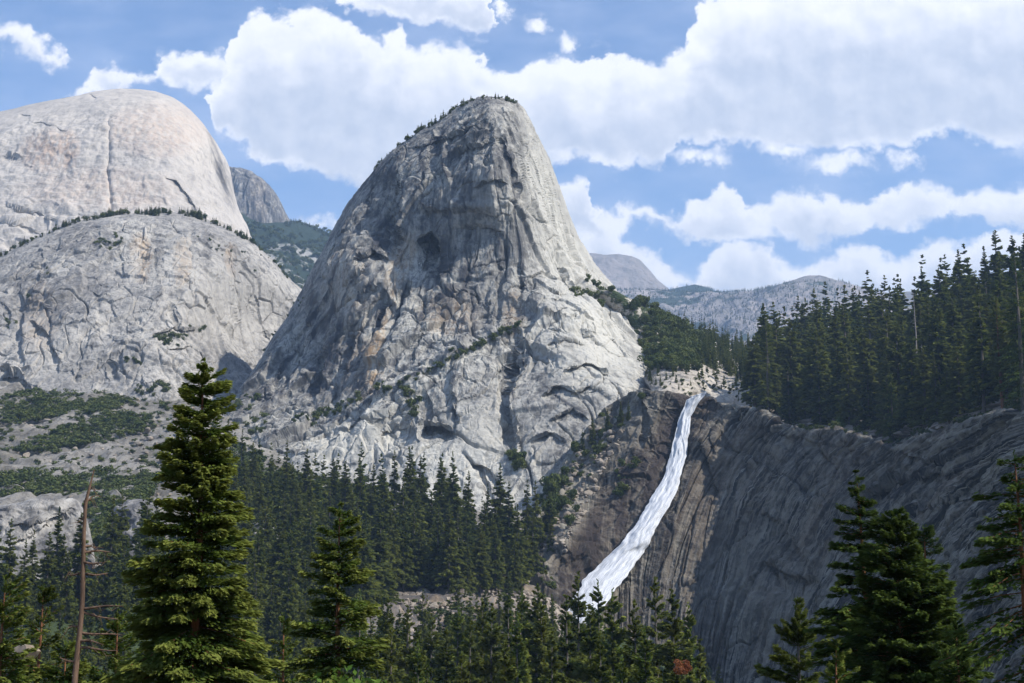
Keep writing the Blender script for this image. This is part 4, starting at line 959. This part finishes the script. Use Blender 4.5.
for t in indb:
    q, h, wd, kd, zn, rz, sd = t; vi = sd % 4; sc = (h / 12 * wd * 0.8, h / 12 * wd * 0.8, h / 12)
    if vi not in protob:
        protob[vi] = make_tree('small_tree', BUSHV[vi], trunk_mesh(7, 0.3, 400 + vi), G_BUSH, B_GREY, LAB[zn][0], 'tree', LAB[zn][1]); place(protob[vi], q, sc, rz)
    else: copy_tree(protob[vi], q, sc, rz, *LAB[zn])

# everything smaller or hidden further back, as one wood
LOW = [conifer(40, 6.0, 84, 26, 2.3, 1.25, 500 + i, base=0.05, p=0.95, flat=0.9) for i in range(6)]
LOWB = [bushcrown(12, 5.5, 190, 2.4, 600 + i) for i in range(4)]
def merge_field(name, items, mat, label):
    Vs = []; tips = []; tones = []; rt_ = np.random.default_rng(len(items))
    for (src, q, sc, rz) in items:
        V, _, tp_, _ = src; c, s_ = math.cos(rz), math.sin(rz)
        W_ = V * np.array(sc); W_ = np.stack([W_[:, 0] * c - W_[:, 1] * s_, W_[:, 0] * s_ + W_[:, 1] * c, W_[:, 2]], 1) + q
        Vs.append(W_); tips.append(tp_); tones.append(np.full(len(V), rt_.uniform(-.8, .8)))
    V = np.concatenate(Vs)
    me = mesh_np(name, V, np.arange(len(V)).reshape(-1, 4), mat, attrs={'tip': np.concatenate(tips), 'tone': np.concatenate(tones)})
    return link(name, me, kind='stuff', label=label)
merge_field('conifer_forest', [(LOW[t[6] % 6], t[0] - np.array([0, 0, .8]), (t[1] / 40 * t[2],) * 2 + (t[1] / 40,), t[5]) for t in rest], G_CON, 'mass of dark conifers filling the valley and clifftop woods')
items = [(LOWB[t[6] % 4], t[0], (t[1] / 12 * t[2] * .8,) * 2 + (t[1] / 12,), t[5]) for t in restb]
r = np.random.default_rng(77)
# scrub on the left bench and ledges
def scrub(V_or_fn, poly, n, dmin, seed, h0, h1):
    pts = V_or_fn; rr = np.random.default_rng(seed)
    for q in pts: 
        h = rr.uniform(h0, h1); items.append((LOWB[int(rr.integers(0, 4))], q - np.array([0, 0, h * 0.15]), (h / 12 * rr.uniform(.9, 1.5),) * 2 + (h / 12 * 0.8,), rr.uniform(0, 6.28)))
for k_, poly in enumerate([[(0, 400), (30, 392), (90, 392), (130, 402), (110, 412), (60, 418), (0, 425)], [(60, 430), (110, 412), (150, 418), (145, 432), (100, 445), (40, 452), (0, 455)],
                 [(-20, 478), (40, 470), (120, 470), (160, 478), (150, 500), (100, 498), (60, 496), (-20, 500)], [(85, 500), (150, 490), (140, 540), (95, 545)], [(230, 440), (262, 455), (265, 480), (225, 480), (215, 450)],
                 [(260, 470), (330, 478), (360, 490), (400, 500), (390, 510), (300, 505), (262, 495)], [(230, 500), (262, 500), (262, 540), (225, 540)]]):
    scrub(spots_ground(poly, 26000, 850, 1750, -700, -60, 6.5, 30 + k_), None, 0, 0, 40 + k_, 6, 13)
scrub(spots_ground([(-20, 395), (200, 400), (250, 430), (240, 480), (-20, 490)], 2600, 1050, 1750, -700, -150, 9, 60), None, 0, 0, 61, 3, 10)
scrub(spots_ground([(395, 600), (440, 588), (500, 592), (560, 600), (580, 640), (480, 650), (400, 665)], 900, 700, 1100, -150, 120, 7, 62), None, 0, 0, 63, 3, 7)
def ledge(line, n, fn, h0, h1, seed, jy=2.5):
    rr = np.random.default_rng(seed); la = np.array(line, float); tt = rr.random(n) * (len(la) - 1); i = tt.astype(int); f = (tt - i)[:, None]
    pt = la[i] * (1 - f) + la[i + 1] * f + rr.normal(0, jy, (n, 2))
    q = fn(pt[:, 0], pt[:, 1])
    for w_ in q:
        h = rr.uniform(h0, h1); items.append((LOWB[int(rr.integers(0, 4))], w_ - np.array([0, 0.5, h * .2]), (h / 12,) * 2 + (h / 12,), rr.uniform(0, 6)))
ledge([(296, 428), (320, 414), (345, 405), (360, 400)], 34, at_cap, 4, 9, 1); ledge([(372, 397), (400, 388), (430, 372), (460, 358), (480, 345), (500, 332), (520, 322)], 60, at_cap, 4, 9, 2)
ledge([(406, 392), (410, 400), (408, 410)], 16, at_cap, 5, 10, 3, 4); ledge([(575, 296), (590, 285), (600, 292), (610, 300)], 40, at_cap, 5, 12, 4, 5)
ledge([(514, 455), (518, 462), (516, 470)], 20, at_cap, 6, 12, 5, 3); ledge([(232, 412), (250, 400), (262, 420), (255, 436)], 30, at_cap, 4, 9, 6, 6); ledge([(268, 340), (290, 315), (310, 300)], 10, at_cap, 3, 6, 7)
ledge([(160, 345), (165, 338), (180, 338), (205, 330)], 22, at_ldome, 5, 10, 8, 3); ledge([(140, 390), (155, 388), (170, 384)], 18, at_ldome, 5, 10, 9, 3); ledge([(125, 362), (140, 361)], 8, at_ldome, 4, 8, 10, 1)
ledge([(0, 325), (12, 320), (25, 300), (90, 240), (110, 250)], 10, at_ldome, 4, 9, 11, 6); ledge([(200, 250), (240, 255), (262, 262)], 12, at_ldome, 3, 6, 12, 6); ledge([(100, 245), (105, 245), (120, 240)], 16, at_ldome, 4, 8, 13, 4)
ledge([(560, 505), (575, 480), (590, 455), (610, 425)], 40, at_gorgef, 3, 8, 14, 9); ledge([(640, 462), (625, 480), (618, 500)], 18, at_gorgef, 4, 8, 15, 4); ledge([(545, 560), (530, 600), (550, 590)], 14, at_gorgef, 3, 7, 16, 8)
ledge([(800, 428), (830, 428), (870, 436)], 16, at_gorgef, 3, 6, 17, 2); ledge([(660, 386), (700, 386), (745, 392)], 36, at_plat, 2, 5, 18, 5); ledge([(545, 490), (552, 500), (548, 520)], 30, at_gorgef, 5, 10, 19, 5)
for pt_ in at_plat(r.uniform(765, 1024, 160), r.uniform(395, 440, 160)): items.append((LOWB[int(r.integers(0, 4))], pt_, (r.uniform(.25, .6),) * 3, 1.0))
merge_field('shrubs', items, G_BUSH, 'low green shrubs and scrub on ledges and slopes')
# small trees along the dome tops
items = []
def rim(line, n, fn, h0, h1, seed):
    rr = np.random.default_rng(seed); la = np.array(line, float)
    cx = rr.uniform(la[0, 0], la[-1, 0], n); cx += 6 * np.sin(cx / 7.0)
    q = fn(cx, np.interp(cx, la[:, 0], la[:, 1]) + rr.uniform(0.3, 2.5, n))
    for w_ in q:
        h = rr.uniform(h0, h1) * rr.uniform(0.6, 1.0); src = LOW[int(rr.integers(0, 6))] if rr.random() < .6 else None
        if src is not None: items.append((src, w_, (h / 40 * 1.5,) * 2 + (h / 40,), rr.uniform(0, 6)))
        else: items.append((LOWB[int(rr.integers(0, 4))], w_, (h / 12 * 0.7,) * 3, 0.0))
rim([(a, b) for a, b in LSKY if 0 <= a <= 293], 230, at_ldome, 6, 14, 3)
rim([(a, b) for a, b in LSKY if 60 <= a <= 262], 90, at_ldome, 9, 17, 8)
rim([(a, b) for a, b in CSKY if 370 <= a <= 523], 110, at_cap, 4, 10, 4)
rim([(a, b) for a, b in CSKY if 398 <= a <= 445], 22, at_cap, 8, 14, 5)
rim([(285, 222), (300, 221), (312, 226), (325, 233), (345, 243)], 110, at_farhill, 14, 26, 6)
rr = np.random.default_rng(9)
for q in at_farhill(rr.uniform(240, 345, 500), rr.uniform(228, 300, 500)): h = rr.uniform(16, 30); items.append((LOWB[int(rr.integers(0, 4))], q, (h / 14,) * 3, rr.uniform(0, 6)))
for (fn, x0, x1, y0, y1, n) in ((at_r3, 600, 880, 284, 345, 2600), (at_r2, 640, 740, 286, 298, 200)):
    for q in fn(rr.uniform(x0, x1, n), rr.uniform(y0, y1, n)):
        h = rr.uniform(12, 24); items.append((LOW[int(rr.integers(0, 6))], q, (h / 30, h / 30, h / 40), rr.uniform(0, 6)))
merge_field('distant_trees', items, G_CON, 'tiny trees along the dome tops and distant ridges')
print('counts', len(con), len(mix), len(ind), len(indb))

# ------------------------------------------------------------------ near trees
def gz(x, y): return float(ground_z(np.array([x], float), np.array([y], float))[0])
def near_tree(name, px, py, Y, H_over, ratio, leaf, mleaf, mbark, label, cat, seed, nb, per, group=None, src=None, **kw):
    """px, py where the tip stands; ratio = crown radius / height"""
    tip = P(px, py, Y); zb = gz(tip[0], Y) - 0.3; H = tip[2] - zb
    loc = (tip[0], Y, zb)
    cr = conifer(H, H * ratio, nb, per, leaf[0], leaf[1], seed, limbs=0.012 * H * 0.12 + 0.01, **kw)
    tm = trunk_mesh(H, 0.012 * H + 0.04, seed, cr[3])
    t_ = make_tree(name, cr, tm, mleaf, mbark, label, cat, group); place(t_, loc, 1, kw.get('rz', 0))
    return t_
near_tree('fir_tree', 203, 358, 45, 0, 0.20, (0.24, 0.095), G_FIR, B_RED, 'tall bright green fir standing in the left foreground, the largest tree', 'fir tree', 11, 520, 560, base=0.02, p=0.62, whorl=46, up=0.55, down=-0.18, droop=0.30, spray=0.42, rough=0.22)
near_tree('conifer_tree', 340, 503, 78, 0, 0.22, (0.36, 0.15), G_FIR, B_RED, 'olive green ragged conifer right of the big foreground fir', 'conifer', 12, 380, 420, base=0.03, p=0.62, whorl=38, up=0.5, down=-0.25, rough=0.35, gap=0.15)
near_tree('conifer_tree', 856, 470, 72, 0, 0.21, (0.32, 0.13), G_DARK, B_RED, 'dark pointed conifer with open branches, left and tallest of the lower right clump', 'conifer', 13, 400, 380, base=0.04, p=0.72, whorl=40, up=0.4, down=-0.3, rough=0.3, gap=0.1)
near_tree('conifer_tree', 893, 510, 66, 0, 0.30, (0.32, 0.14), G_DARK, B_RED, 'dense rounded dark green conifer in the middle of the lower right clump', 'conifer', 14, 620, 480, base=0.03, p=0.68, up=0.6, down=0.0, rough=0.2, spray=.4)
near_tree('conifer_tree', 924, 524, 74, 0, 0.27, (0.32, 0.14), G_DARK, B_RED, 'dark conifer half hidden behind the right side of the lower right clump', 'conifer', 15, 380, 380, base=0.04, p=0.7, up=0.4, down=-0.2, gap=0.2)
near_tree('conifer_tree', 796, 597, 95, 0, 0.24, (0.40, 0.16), G_CON, B_GREY, 'smaller grey green conifer at the left edge of the lower right clump', 'conifer', 16, 300, 320, base=0.05, p=0.7, gap=0.2)
near_tree('conifer_tree', 836, 640, 60, 0, 0.24, (0.24, 0.10), G_FIR, B_RED, 'young light green conifer in front of the lower right clump', 'conifer', 17, 200, 200, base=0.05, p=0.7)
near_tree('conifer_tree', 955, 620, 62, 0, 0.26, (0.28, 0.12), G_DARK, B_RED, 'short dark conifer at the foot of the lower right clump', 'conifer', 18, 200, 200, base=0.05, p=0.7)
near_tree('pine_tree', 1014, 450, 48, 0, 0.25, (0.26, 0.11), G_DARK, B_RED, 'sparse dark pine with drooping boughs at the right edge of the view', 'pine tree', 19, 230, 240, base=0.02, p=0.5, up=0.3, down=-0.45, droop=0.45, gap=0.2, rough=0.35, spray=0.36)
near_tree('conifer_tree', 6, 575, 62, 0, 0.26, (0.27, 0.12), G_FIR, B_RED, 'bushy green conifer cut off by the lower left corner of the view', 'conifer', 20, 240, 260, base=0.05, p=0.62, rough=0.3)
near_tree('conifer_tree', 44, 585, 82, 0, 0.24, (0.34, 0.14), G_CON, B_RED, 'green conifer left of the dead snag, behind its trunk', 'conifer', 21, 220, 220, base=0.05, p=0.7, gap=.2)
near_tree('conifer_tree', 118, 604, 70, 0, 0.24, (0.30, 0.13), G_FIR, B_RED, 'green conifer between the dead snag and the big fir', 'conifer', 22, 220, 220, base=0.05, p=0.7, gap=.2)
near_tree('conifer_tree', 284, 612, 88, 0, 0.20, (0.34, 0.14), G_FIR, B_RED, 'thin light green conifer just right of the big fir', 'conifer', 23, 200, 200, base=0.05, p=0.7, gap=.2)
near_tree('conifer_tree', 66, 640, 50, 0, 0.28, (0.24, 0.10), G_FIR, B_RED, 'low spreading green conifer at the foot of the dead snag', 'conifer', 24, 220, 220, base=0.05, p=0.6)
# row of taller trees across the bottom, below the fall
ROW = [(392, 622, 330), (418, 640, 290), (447, 628, 340), (470, 618, 330), (492, 604, 360), (517, 612, 320), (541, 602, 350), (566, 596, 330), (590, 606, 300), (612, 588, 340), (634, 600, 310), (655, 578, 330), (672, 590, 300), (688, 602, 330),
       (505, 640, 250), (552, 632, 255), (600, 636, 245), (645, 626, 250), (462, 652, 240), (700, 640, 300), (578, 572, 420), (598, 579, 430), (538, 584, 430), (378, 650, 260), (428, 660, 235), (360, 590, 420), (388, 596, 430), (408, 606, 400), (432, 614, 420), (458, 606, 440), (482, 598, 420), (508, 596, 430), (416, 628, 350), (522, 590, 440), (310, 640, 250), (256, 640, 260), (676, 648, 240), (622, 655, 230)]
rw = [conifer(40, 7.6, 230, 190, 1.0, 0.45, 700 + i, base=0.06, p=0.92, flat=0.7, whorl=48, rough=0.3, gap=0.15 * (i % 2)) for i in range(4)]
rt = [trunk_mesh(40, 0.5, 720 + i, rw[i][3][::3]) for i in range(4)]
src = {}
for i, (a, b, Y) in enumerate(ROW):
    tip = P(a, b, Y); zb = gz(tip[0], Y) - 0.5; H = tip[2] - zb; v = i % 4
    lab = ('sunlit green conifer in the row of treetops along the bottom, below the waterfall', 'treetops along the bottom of the gorge')
    sc = (H / 40 * (0.9 + 0.25 * ((i * 7) % 5) / 5),) * 2 + (H / 40,)
    if v not in src: src[v] = make_tree('conifer_tree', rw[v], rt[v], G_FIR if v == 1 else G_CON, B_GREY, lab[0], 'conifer', lab[1]); place(src[v], (tip[0], Y, zb), sc, i * 1.3)
    else: copy_tree(src[v], (tip[0], Y, zb), sc, i * 1.3, *lab)

# bleached and rusty dead snag
def dead_tree(name, top, Y, r0, limbs, label, mat_t, mat_b, bend=0.0, H=None):
    tip = P(top[0], top[1], Y); zb = gz(tip[0], Y) - 0.3; H = tip[2] - zb
    z = np.linspace(0, H, 14); rr_ = np.random.default_rng(5)
    px_ = np.interp(z / H, [0, .4, .8, .93, 1], [-0.36, -0.10, -0.03, 0.0, 0.10]) * bend + rr_.normal(0, 0.035, 14)
    parts = [tube(np.stack([px_, rr_.normal(0, .035, 14), z], 1), np.interp(z / H, [0, .6, .93, 1], [1, .72, .42, .12]) * r0 * (1 + rr_.normal(0, .07, 14)), 8)]
    root = bpy.data.objects.new(name, None); COL.objects.link(root); root.location = (float(tip[0]), Y, zb)
    V, Fc = join(parts); link('trunk', mesh_np('trunk', V, Fc, mat_t, smooth=True), root)
    for (py, dx, dz, dy) in limbs:
        z0 = P(top[0], py, Y)[2] - zb; x0 = np.interp(z0, z, px_); n = 6; q = np.linspace(0, 1, n)
        pts = np.stack([x0 + dx * q, dy * q, z0 + dz * q + 0.03 * np.sin(q * 5 + py)], 1); L = abs(dx) + .2
        ps = [tube(pts, np.linspace(0.045, 0.012, n), 5)]
        for k_ in range(3):
            i = 1 + k_ + (py % 2); i = min(int(i), n - 1); sgn = (-1) ** k_
            ps.append(tube([pts[i], pts[i] + np.array([np.sign(dx) * .12, .1 * sgn, -.18 + 0.3 * rr_.random()]), pts[i] + np.array([np.sign(dx) * .26, .2 * sgn, -.38 + .5 * rr_.random()])], [.014, .010, .004], 4))
        V, Fc = join(ps); link('branch', mesh_np('branch', V, Fc, mat_b, smooth=True), root)
    root['label'] = label; root['category'] = 'dead tree'
    return root
dead_tree('dead_tree', (89, 470), 42, 0.125, [(552, .75, .02, .2), (562, .7, -.05, -.2), (574, .65, 0, .3), (608, 1.25, .06, -.1), (612, 1.0, -.25, .3), (632, 1.2, -.12, .2), (640, .8, -.1, -.3), (648, 1.2, -.05, -.2), (573, -.45, -.05, .1), (500, .16, .1, .1), (520, -.14, .05, 0), (625, -.4, -.05, .1), (662, -.5, .1, 0), (545, .3, -.1, .2), (490, .1, .12, 0)],
          'bare rusty dead snag with broken top left of the big foreground fir', B_SNAG, B_SNAG, 1.0)
q_ = at_plat(919, 400)[0]
def grey_snag(a, b_base, htop, w, label, seed):
    q = at_plat(a, b_base)[0]; H = (b_base - htop) / F * q[1]
    root = bpy.data.objects.new('dead_tree', None); COL.objects.link(root); root.location = tuple(float(v) for v in q)
    V, Fc = trunk_mesh(H, w, seed); link('trunk', mesh_np('trunk', V, Fc, B_DEAD, smooth=True), root)
    r_ = np.random.default_rng(seed); ps = []
    for k_ in range(26):
        z = H * r_.uniform(.25, .95); an = r_.uniform(0, 6.28); L = (1 - z / H) * 5 + 1
        ps.append(tube([(0, 0, z), (math.cos(an) * L, math.sin(an) * L, z - .6)], [.16, .05], 4))
    V, Fc = join(ps); link('branches', mesh_np('branches', V, Fc, B_DEAD), root)
    root['label'] = label; root['category'] = 'dead tree'
grey_snag(919, 408, 285, 0.9, 'tall bare grey dead tree among the clifftop conifers', 31)
grey_snag(924, 415, 340, 0.8, 'shorter grey dead trunk beside the tall bare one on the clifftop', 32)

# tall pine with orange trunk at the clifftop, right
def clif_tree(name, a, b, top, variant, mleaf, mbark, label, cat, wide=1.0, base=0.1, seed=50, gap=0.3):
    q = at_plat(a, b)[0]; H = (b - top) / F * q[1]
    cr = conifer(H, H * 0.13 * wide, 220, 110, 1.2, 0.42, seed, base=base, p=0.6, gap=gap, rough=.35, droop=.35)
    t_ = make_tree(name, cr, trunk_mesh(H, 0.016 * H, seed), mleaf, mbark, label, cat); place(t_, q - np.array([0, 0, .5]), 1, 0)
clif_tree('pine_tree', 1003, 412, 292, 0, G_CON, B_RED, 'tall pine with bare orange trunk among clifftop conifers near the right edge', 'pine tree', 1.0, 0.35, 51, 0.5)
clif_tree('conifer_tree', 893, 442, 372, 0, G_FIR, B_GREY, 'lighter green conifer at the very edge of the cliff, below the clifftop stand', 'conifer', 1.4, 0.03, 52, 0.1)
clif_tree('conifer_tree', 1024, 420, 248, 0, G_DARK, B_GREY, 'very tall dark conifer at the right edge of the clifftop stand', 'conifer', 1.2, 0.05, 53, 0.2)
clif_tree('conifer_tree', 768, 420, 314, 0, G_CON, B_GREY, 'tall dark conifer forming the left end of the clifftop stand', 'conifer', 1.2, 0.04, 54, 0.1)
def bush_tree(name, loc, H, mleaf, label, cat, seed, n=2600, l=0.9):
    cr = bushcrown(H, H * 0.5, n, l * H / 12, seed, 12)
    t_ = make_tree(name, cr, trunk_mesh(H * 0.6, 0.02 * H, seed), mleaf, B_GREY, label, cat); place(t_, loc, 1, 0)
bush_tree('shrub', at_plat(912, 414)[0], 14, G_RUST, 'rust red shrub among the conifers on the clifftop', 'shrub', 61)
bush_tree('shrub', at_plat(838, 436)[0], 10, G_LIME, 'yellow green shrub at the edge of the cliff', 'shrub', 62)
tp_ = P(328, 664, 60); bush_tree('young_tree', (tp_[0], 60, gz(tp_[0], 60)), tp_[2] - gz(tp_[0], 60), G_LIME, 'bright lime green young tree at the bottom, left of the row of treetops', 'tree', 63, 9000, 0.35)
tp_ = P(20, 662, 45); bush_tree('young_tree', (tp_[0], 45, gz(tp_[0], 45)), tp_[2] - gz(tp_[0], 45), G_LIME, 'bright green leafy tree in the lower left corner', 'tree', 64, 9000, 0.35)
tp_ = P(684, 662, 200); bush_tree('shrub', (tp_[0], 200, tp_[2] - 2.2), 2.6, G_RUST, 'orange brown withered treetop at the bottom, beside the row of conifers', 'shrub', 65)

# ------------------------------------------------------------------ rocks
def rock(loc, size, seed, sq=(1, 1, .75)):
    r_ = np.random.default_rng(seed); n1, n2 = 9, 12
    th = np.linspace(0.001, np.pi - .001, n1); ph = np.linspace(0, 2 * np.pi, n2, endpoint=False)
    T, Ph = np.meshgrid(th, ph, indexing='ij'); v = np.stack([np.sin(T) * np.cos(Ph), np.sin(T) * np.sin(Ph), np.cos(T)], -1)
    for k_ in range(9):   # cut by planes: angular block
        nrm = r_.normal(size=3); nrm /= np.linalg.norm(nrm); h = r_.uniform(.45, .8); d = v @ nrm
        v = np.where((d > h)[..., None], v - (d - h)[..., None] * nrm, v)
    a = r_.uniform(0, 6.28); v = v * np.array(sq) * size; c, s_ = math.cos(a), math.sin(a)
    v = np.stack([v[..., 0] * c - v[..., 1] * s_, v[..., 0] * s_ + v[..., 1] * c, v[..., 2]], -1) + loc
    i = np.arange(n1 * n2).reshape(n1, n2)
    f = np.stack([i[:-1], np.roll(i[:-1], -1, 1), np.roll(i[1:], -1, 1), i[1:]], -1).reshape(-1, 4)[:, ::-1]
    return v.reshape(-1, 3), f
parts = []; r = np.random.default_rng(12)
def strew(pts, s0, s1):
    for q in pts: parts.append(rock(q + np.array([0, 0, 0.2]), s0 * (s1 / s0) ** (r.random() ** 2.2), int(r.integers(1e6))))
tri = r.random((420, 2)); pa = 566 + 66 * tri[:, 0]; pb = 430 + tri[:, 1] * 120; pa = 632 - (pb - 400) * 0.50 + (tri[:, 0] - 0.75) * 34
strew(at_gorgef(pa, pb), 1.2, 5)
strew(spots_ground([(395, 600), (440, 588), (500, 592), (560, 600), (580, 640), (480, 650), (400, 665)], 9000, 700, 1100, -150, 120, 2.6, 71), 0.8, 4.5)
strew(spots_ground([(505, 600), (520, 570), (560, 560), (575, 600), (560, 640), (520, 640)], 4000, 800, 1200, -50, 120, 3.5, 72), 1.2, 4.5)
strew(spots_ground([(225, 440), (262, 452), (262, 500), (225, 500)], 2500, 1100, 1600, -400, -200, 6, 73), 1.5, 5)
strew(spots_ground([(-20, 395), (220, 400), (215, 500), (-20, 500)], 2200, 1100, 1750, -700, -250, 13, 74), 1.5, 5)
rr = np.random.default_rng(44); la = np.array([c for c in GSKY if 755 <= c[0] <= 1024]); cx = rr.uniform(765, 1024, 90)
for q in at_plat(cx, np.interp(cx, la[:, 0], la[:, 1]) - rr.uniform(0, 7, 90)):
    parts.append(rock(q, rr.uniform(2.5, 8.5), int(rr.integers(1e6)), (1.6, 1.1, .38)))
V_, F_ = join(parts); link('rubble', mesh_np('rubble', V_, F_, M_BOULD, attrs={k_: np.zeros(len(V_)) for k_ in ('warm', 'stain_shade', 'pale')}), kind='stuff', label='broken granite rubble and talus on the slopes')
def boulder(a, b, size, Y, label, sq=(1, .8, .5), seed=1):
    tp_ = P(a, b, Y); V, Fc = rock(np.zeros(3), size, seed, sq)
    o_ = link('boulder', mesh_np('boulder', V, Fc, M_BOULD, attrs={'warm': np.full(len(V), .25)}), None, tp_); o_['label'] = label; o_['category'] = 'boulder'
boulder(446, 608, 7.5, 925, 'pale flat topped boulder at the lower edge of the valley forest', (1.3, .9, .55), 5)
boulder(24, 656, 0.8, 70, 'pinkish boulder between green trees in the lower left', (1.2, .8, .7), 8)
o_ = link('fallen_log', mesh_np('fallen_log', *tube([P(421, 656, 770), P(428, 645, 775), P(434, 636, 782)], [.7, .6, .4], 6), B_DEAD)); o_['label'] = 'bleached fallen log on the rubble below the valley forest'; o_['category'] = 'log'
# low outcrops on the left
def outcrop(sky_, base_, Y, label, warmb=0.0):
    def atf(V, px, py):
        a = zero_attrs(V); a['pale'] = 0.8 * np.exp(-(polydist(px, py, [(70, 500), (45, 525), (10, 548)])[0] / 5) ** 2); a['stain_shade'] = 0.55 + 0 * px; return a
    xs = [q[0] for q in sky_]; m = 0.5 * (xs[0] + xs[-1]); w = xs[-1] - xs[0]
    ctrl = [(xs[0], 560, Y + 10), (m, 560, Y - 25), (xs[-1], 560, Y + 25), (m, 500, Y + 12), (xs[0], 510, Y + 25), (xs[-1], 510, Y + 35)]
    relief('granite_outcrop', sky_, base_, ctrl, 200, 120, M_LEFT, 8, 16, 60, lambda V, px, py: 3 * fbm(V / 20, 4) + 3.5 * facets(V / np.array([14, 14, 10.0]))[0] + facets(V / 5)[0], [('s', 8, 6, [(0, 550), (40, 528), (75, 505)]), ('s', 6, 4, [(0, 520), (30, 525), (60, 515)])], atf, .3, label=label)
outcrop([(-60, 520), (-20, 507), (10, 504), (30, 499), (60, 497), (76, 500), (84, 510), (90, 530), (96, 560)], [(-60, 600), (96, 590)], 900, 'rounded grey granite outcrop with a pale diagonal vein, left edge')
outcrop([(108, 540), (116, 506), (128, 501), (142, 499), (156, 504), (166, 520), (174, 545)], [(108, 560), (174, 560)], 960, 'smaller grey granite outcrop behind the big fir')
outcrop([(244, 545), (252, 524), (264, 520), (276, 528), (286, 540), (290, 556)], [(244, 560), (290, 570)], 1000, 'pale broken rock outcrop right of the big fir')

# ------------------------------------------------------------------ air
hb = 12700.0; z0, z1 = -140.0, 2900.0
V = np.array([[x, y, z] for z in (z0, z1) for y in (-hb, hb) for x in (-hb, hb)])
Fh = [(0, 2, 3, 1), (4, 5, 7, 6), (0, 1, 5, 4), (2, 6, 7, 3), (0, 4, 6, 2), (1, 3, 7, 5)]
hm = bpy.data.materials.new('air'); hm.use_nodes = True; hn = hm.node_tree.nodes; hn.clear()
ho = hn.new('ShaderNodeOutputMaterial'); hv = hn.new('ShaderNodeVolumePrincipled')
hv.inputs['Color'].default_value = (0.46, 0.68, 1.0, 1); hv.inputs['Density'].default_value = 5.4e-5; hv.inputs['Anisotropy'].default_value = 0.1
hm.node_tree.links.new(hv.outputs[0], ho.inputs['Volume'])
link('haze', mesh_np('haze', V, Fh, hm), kind='stuff', label='pale blue summer haze filling the valley air')
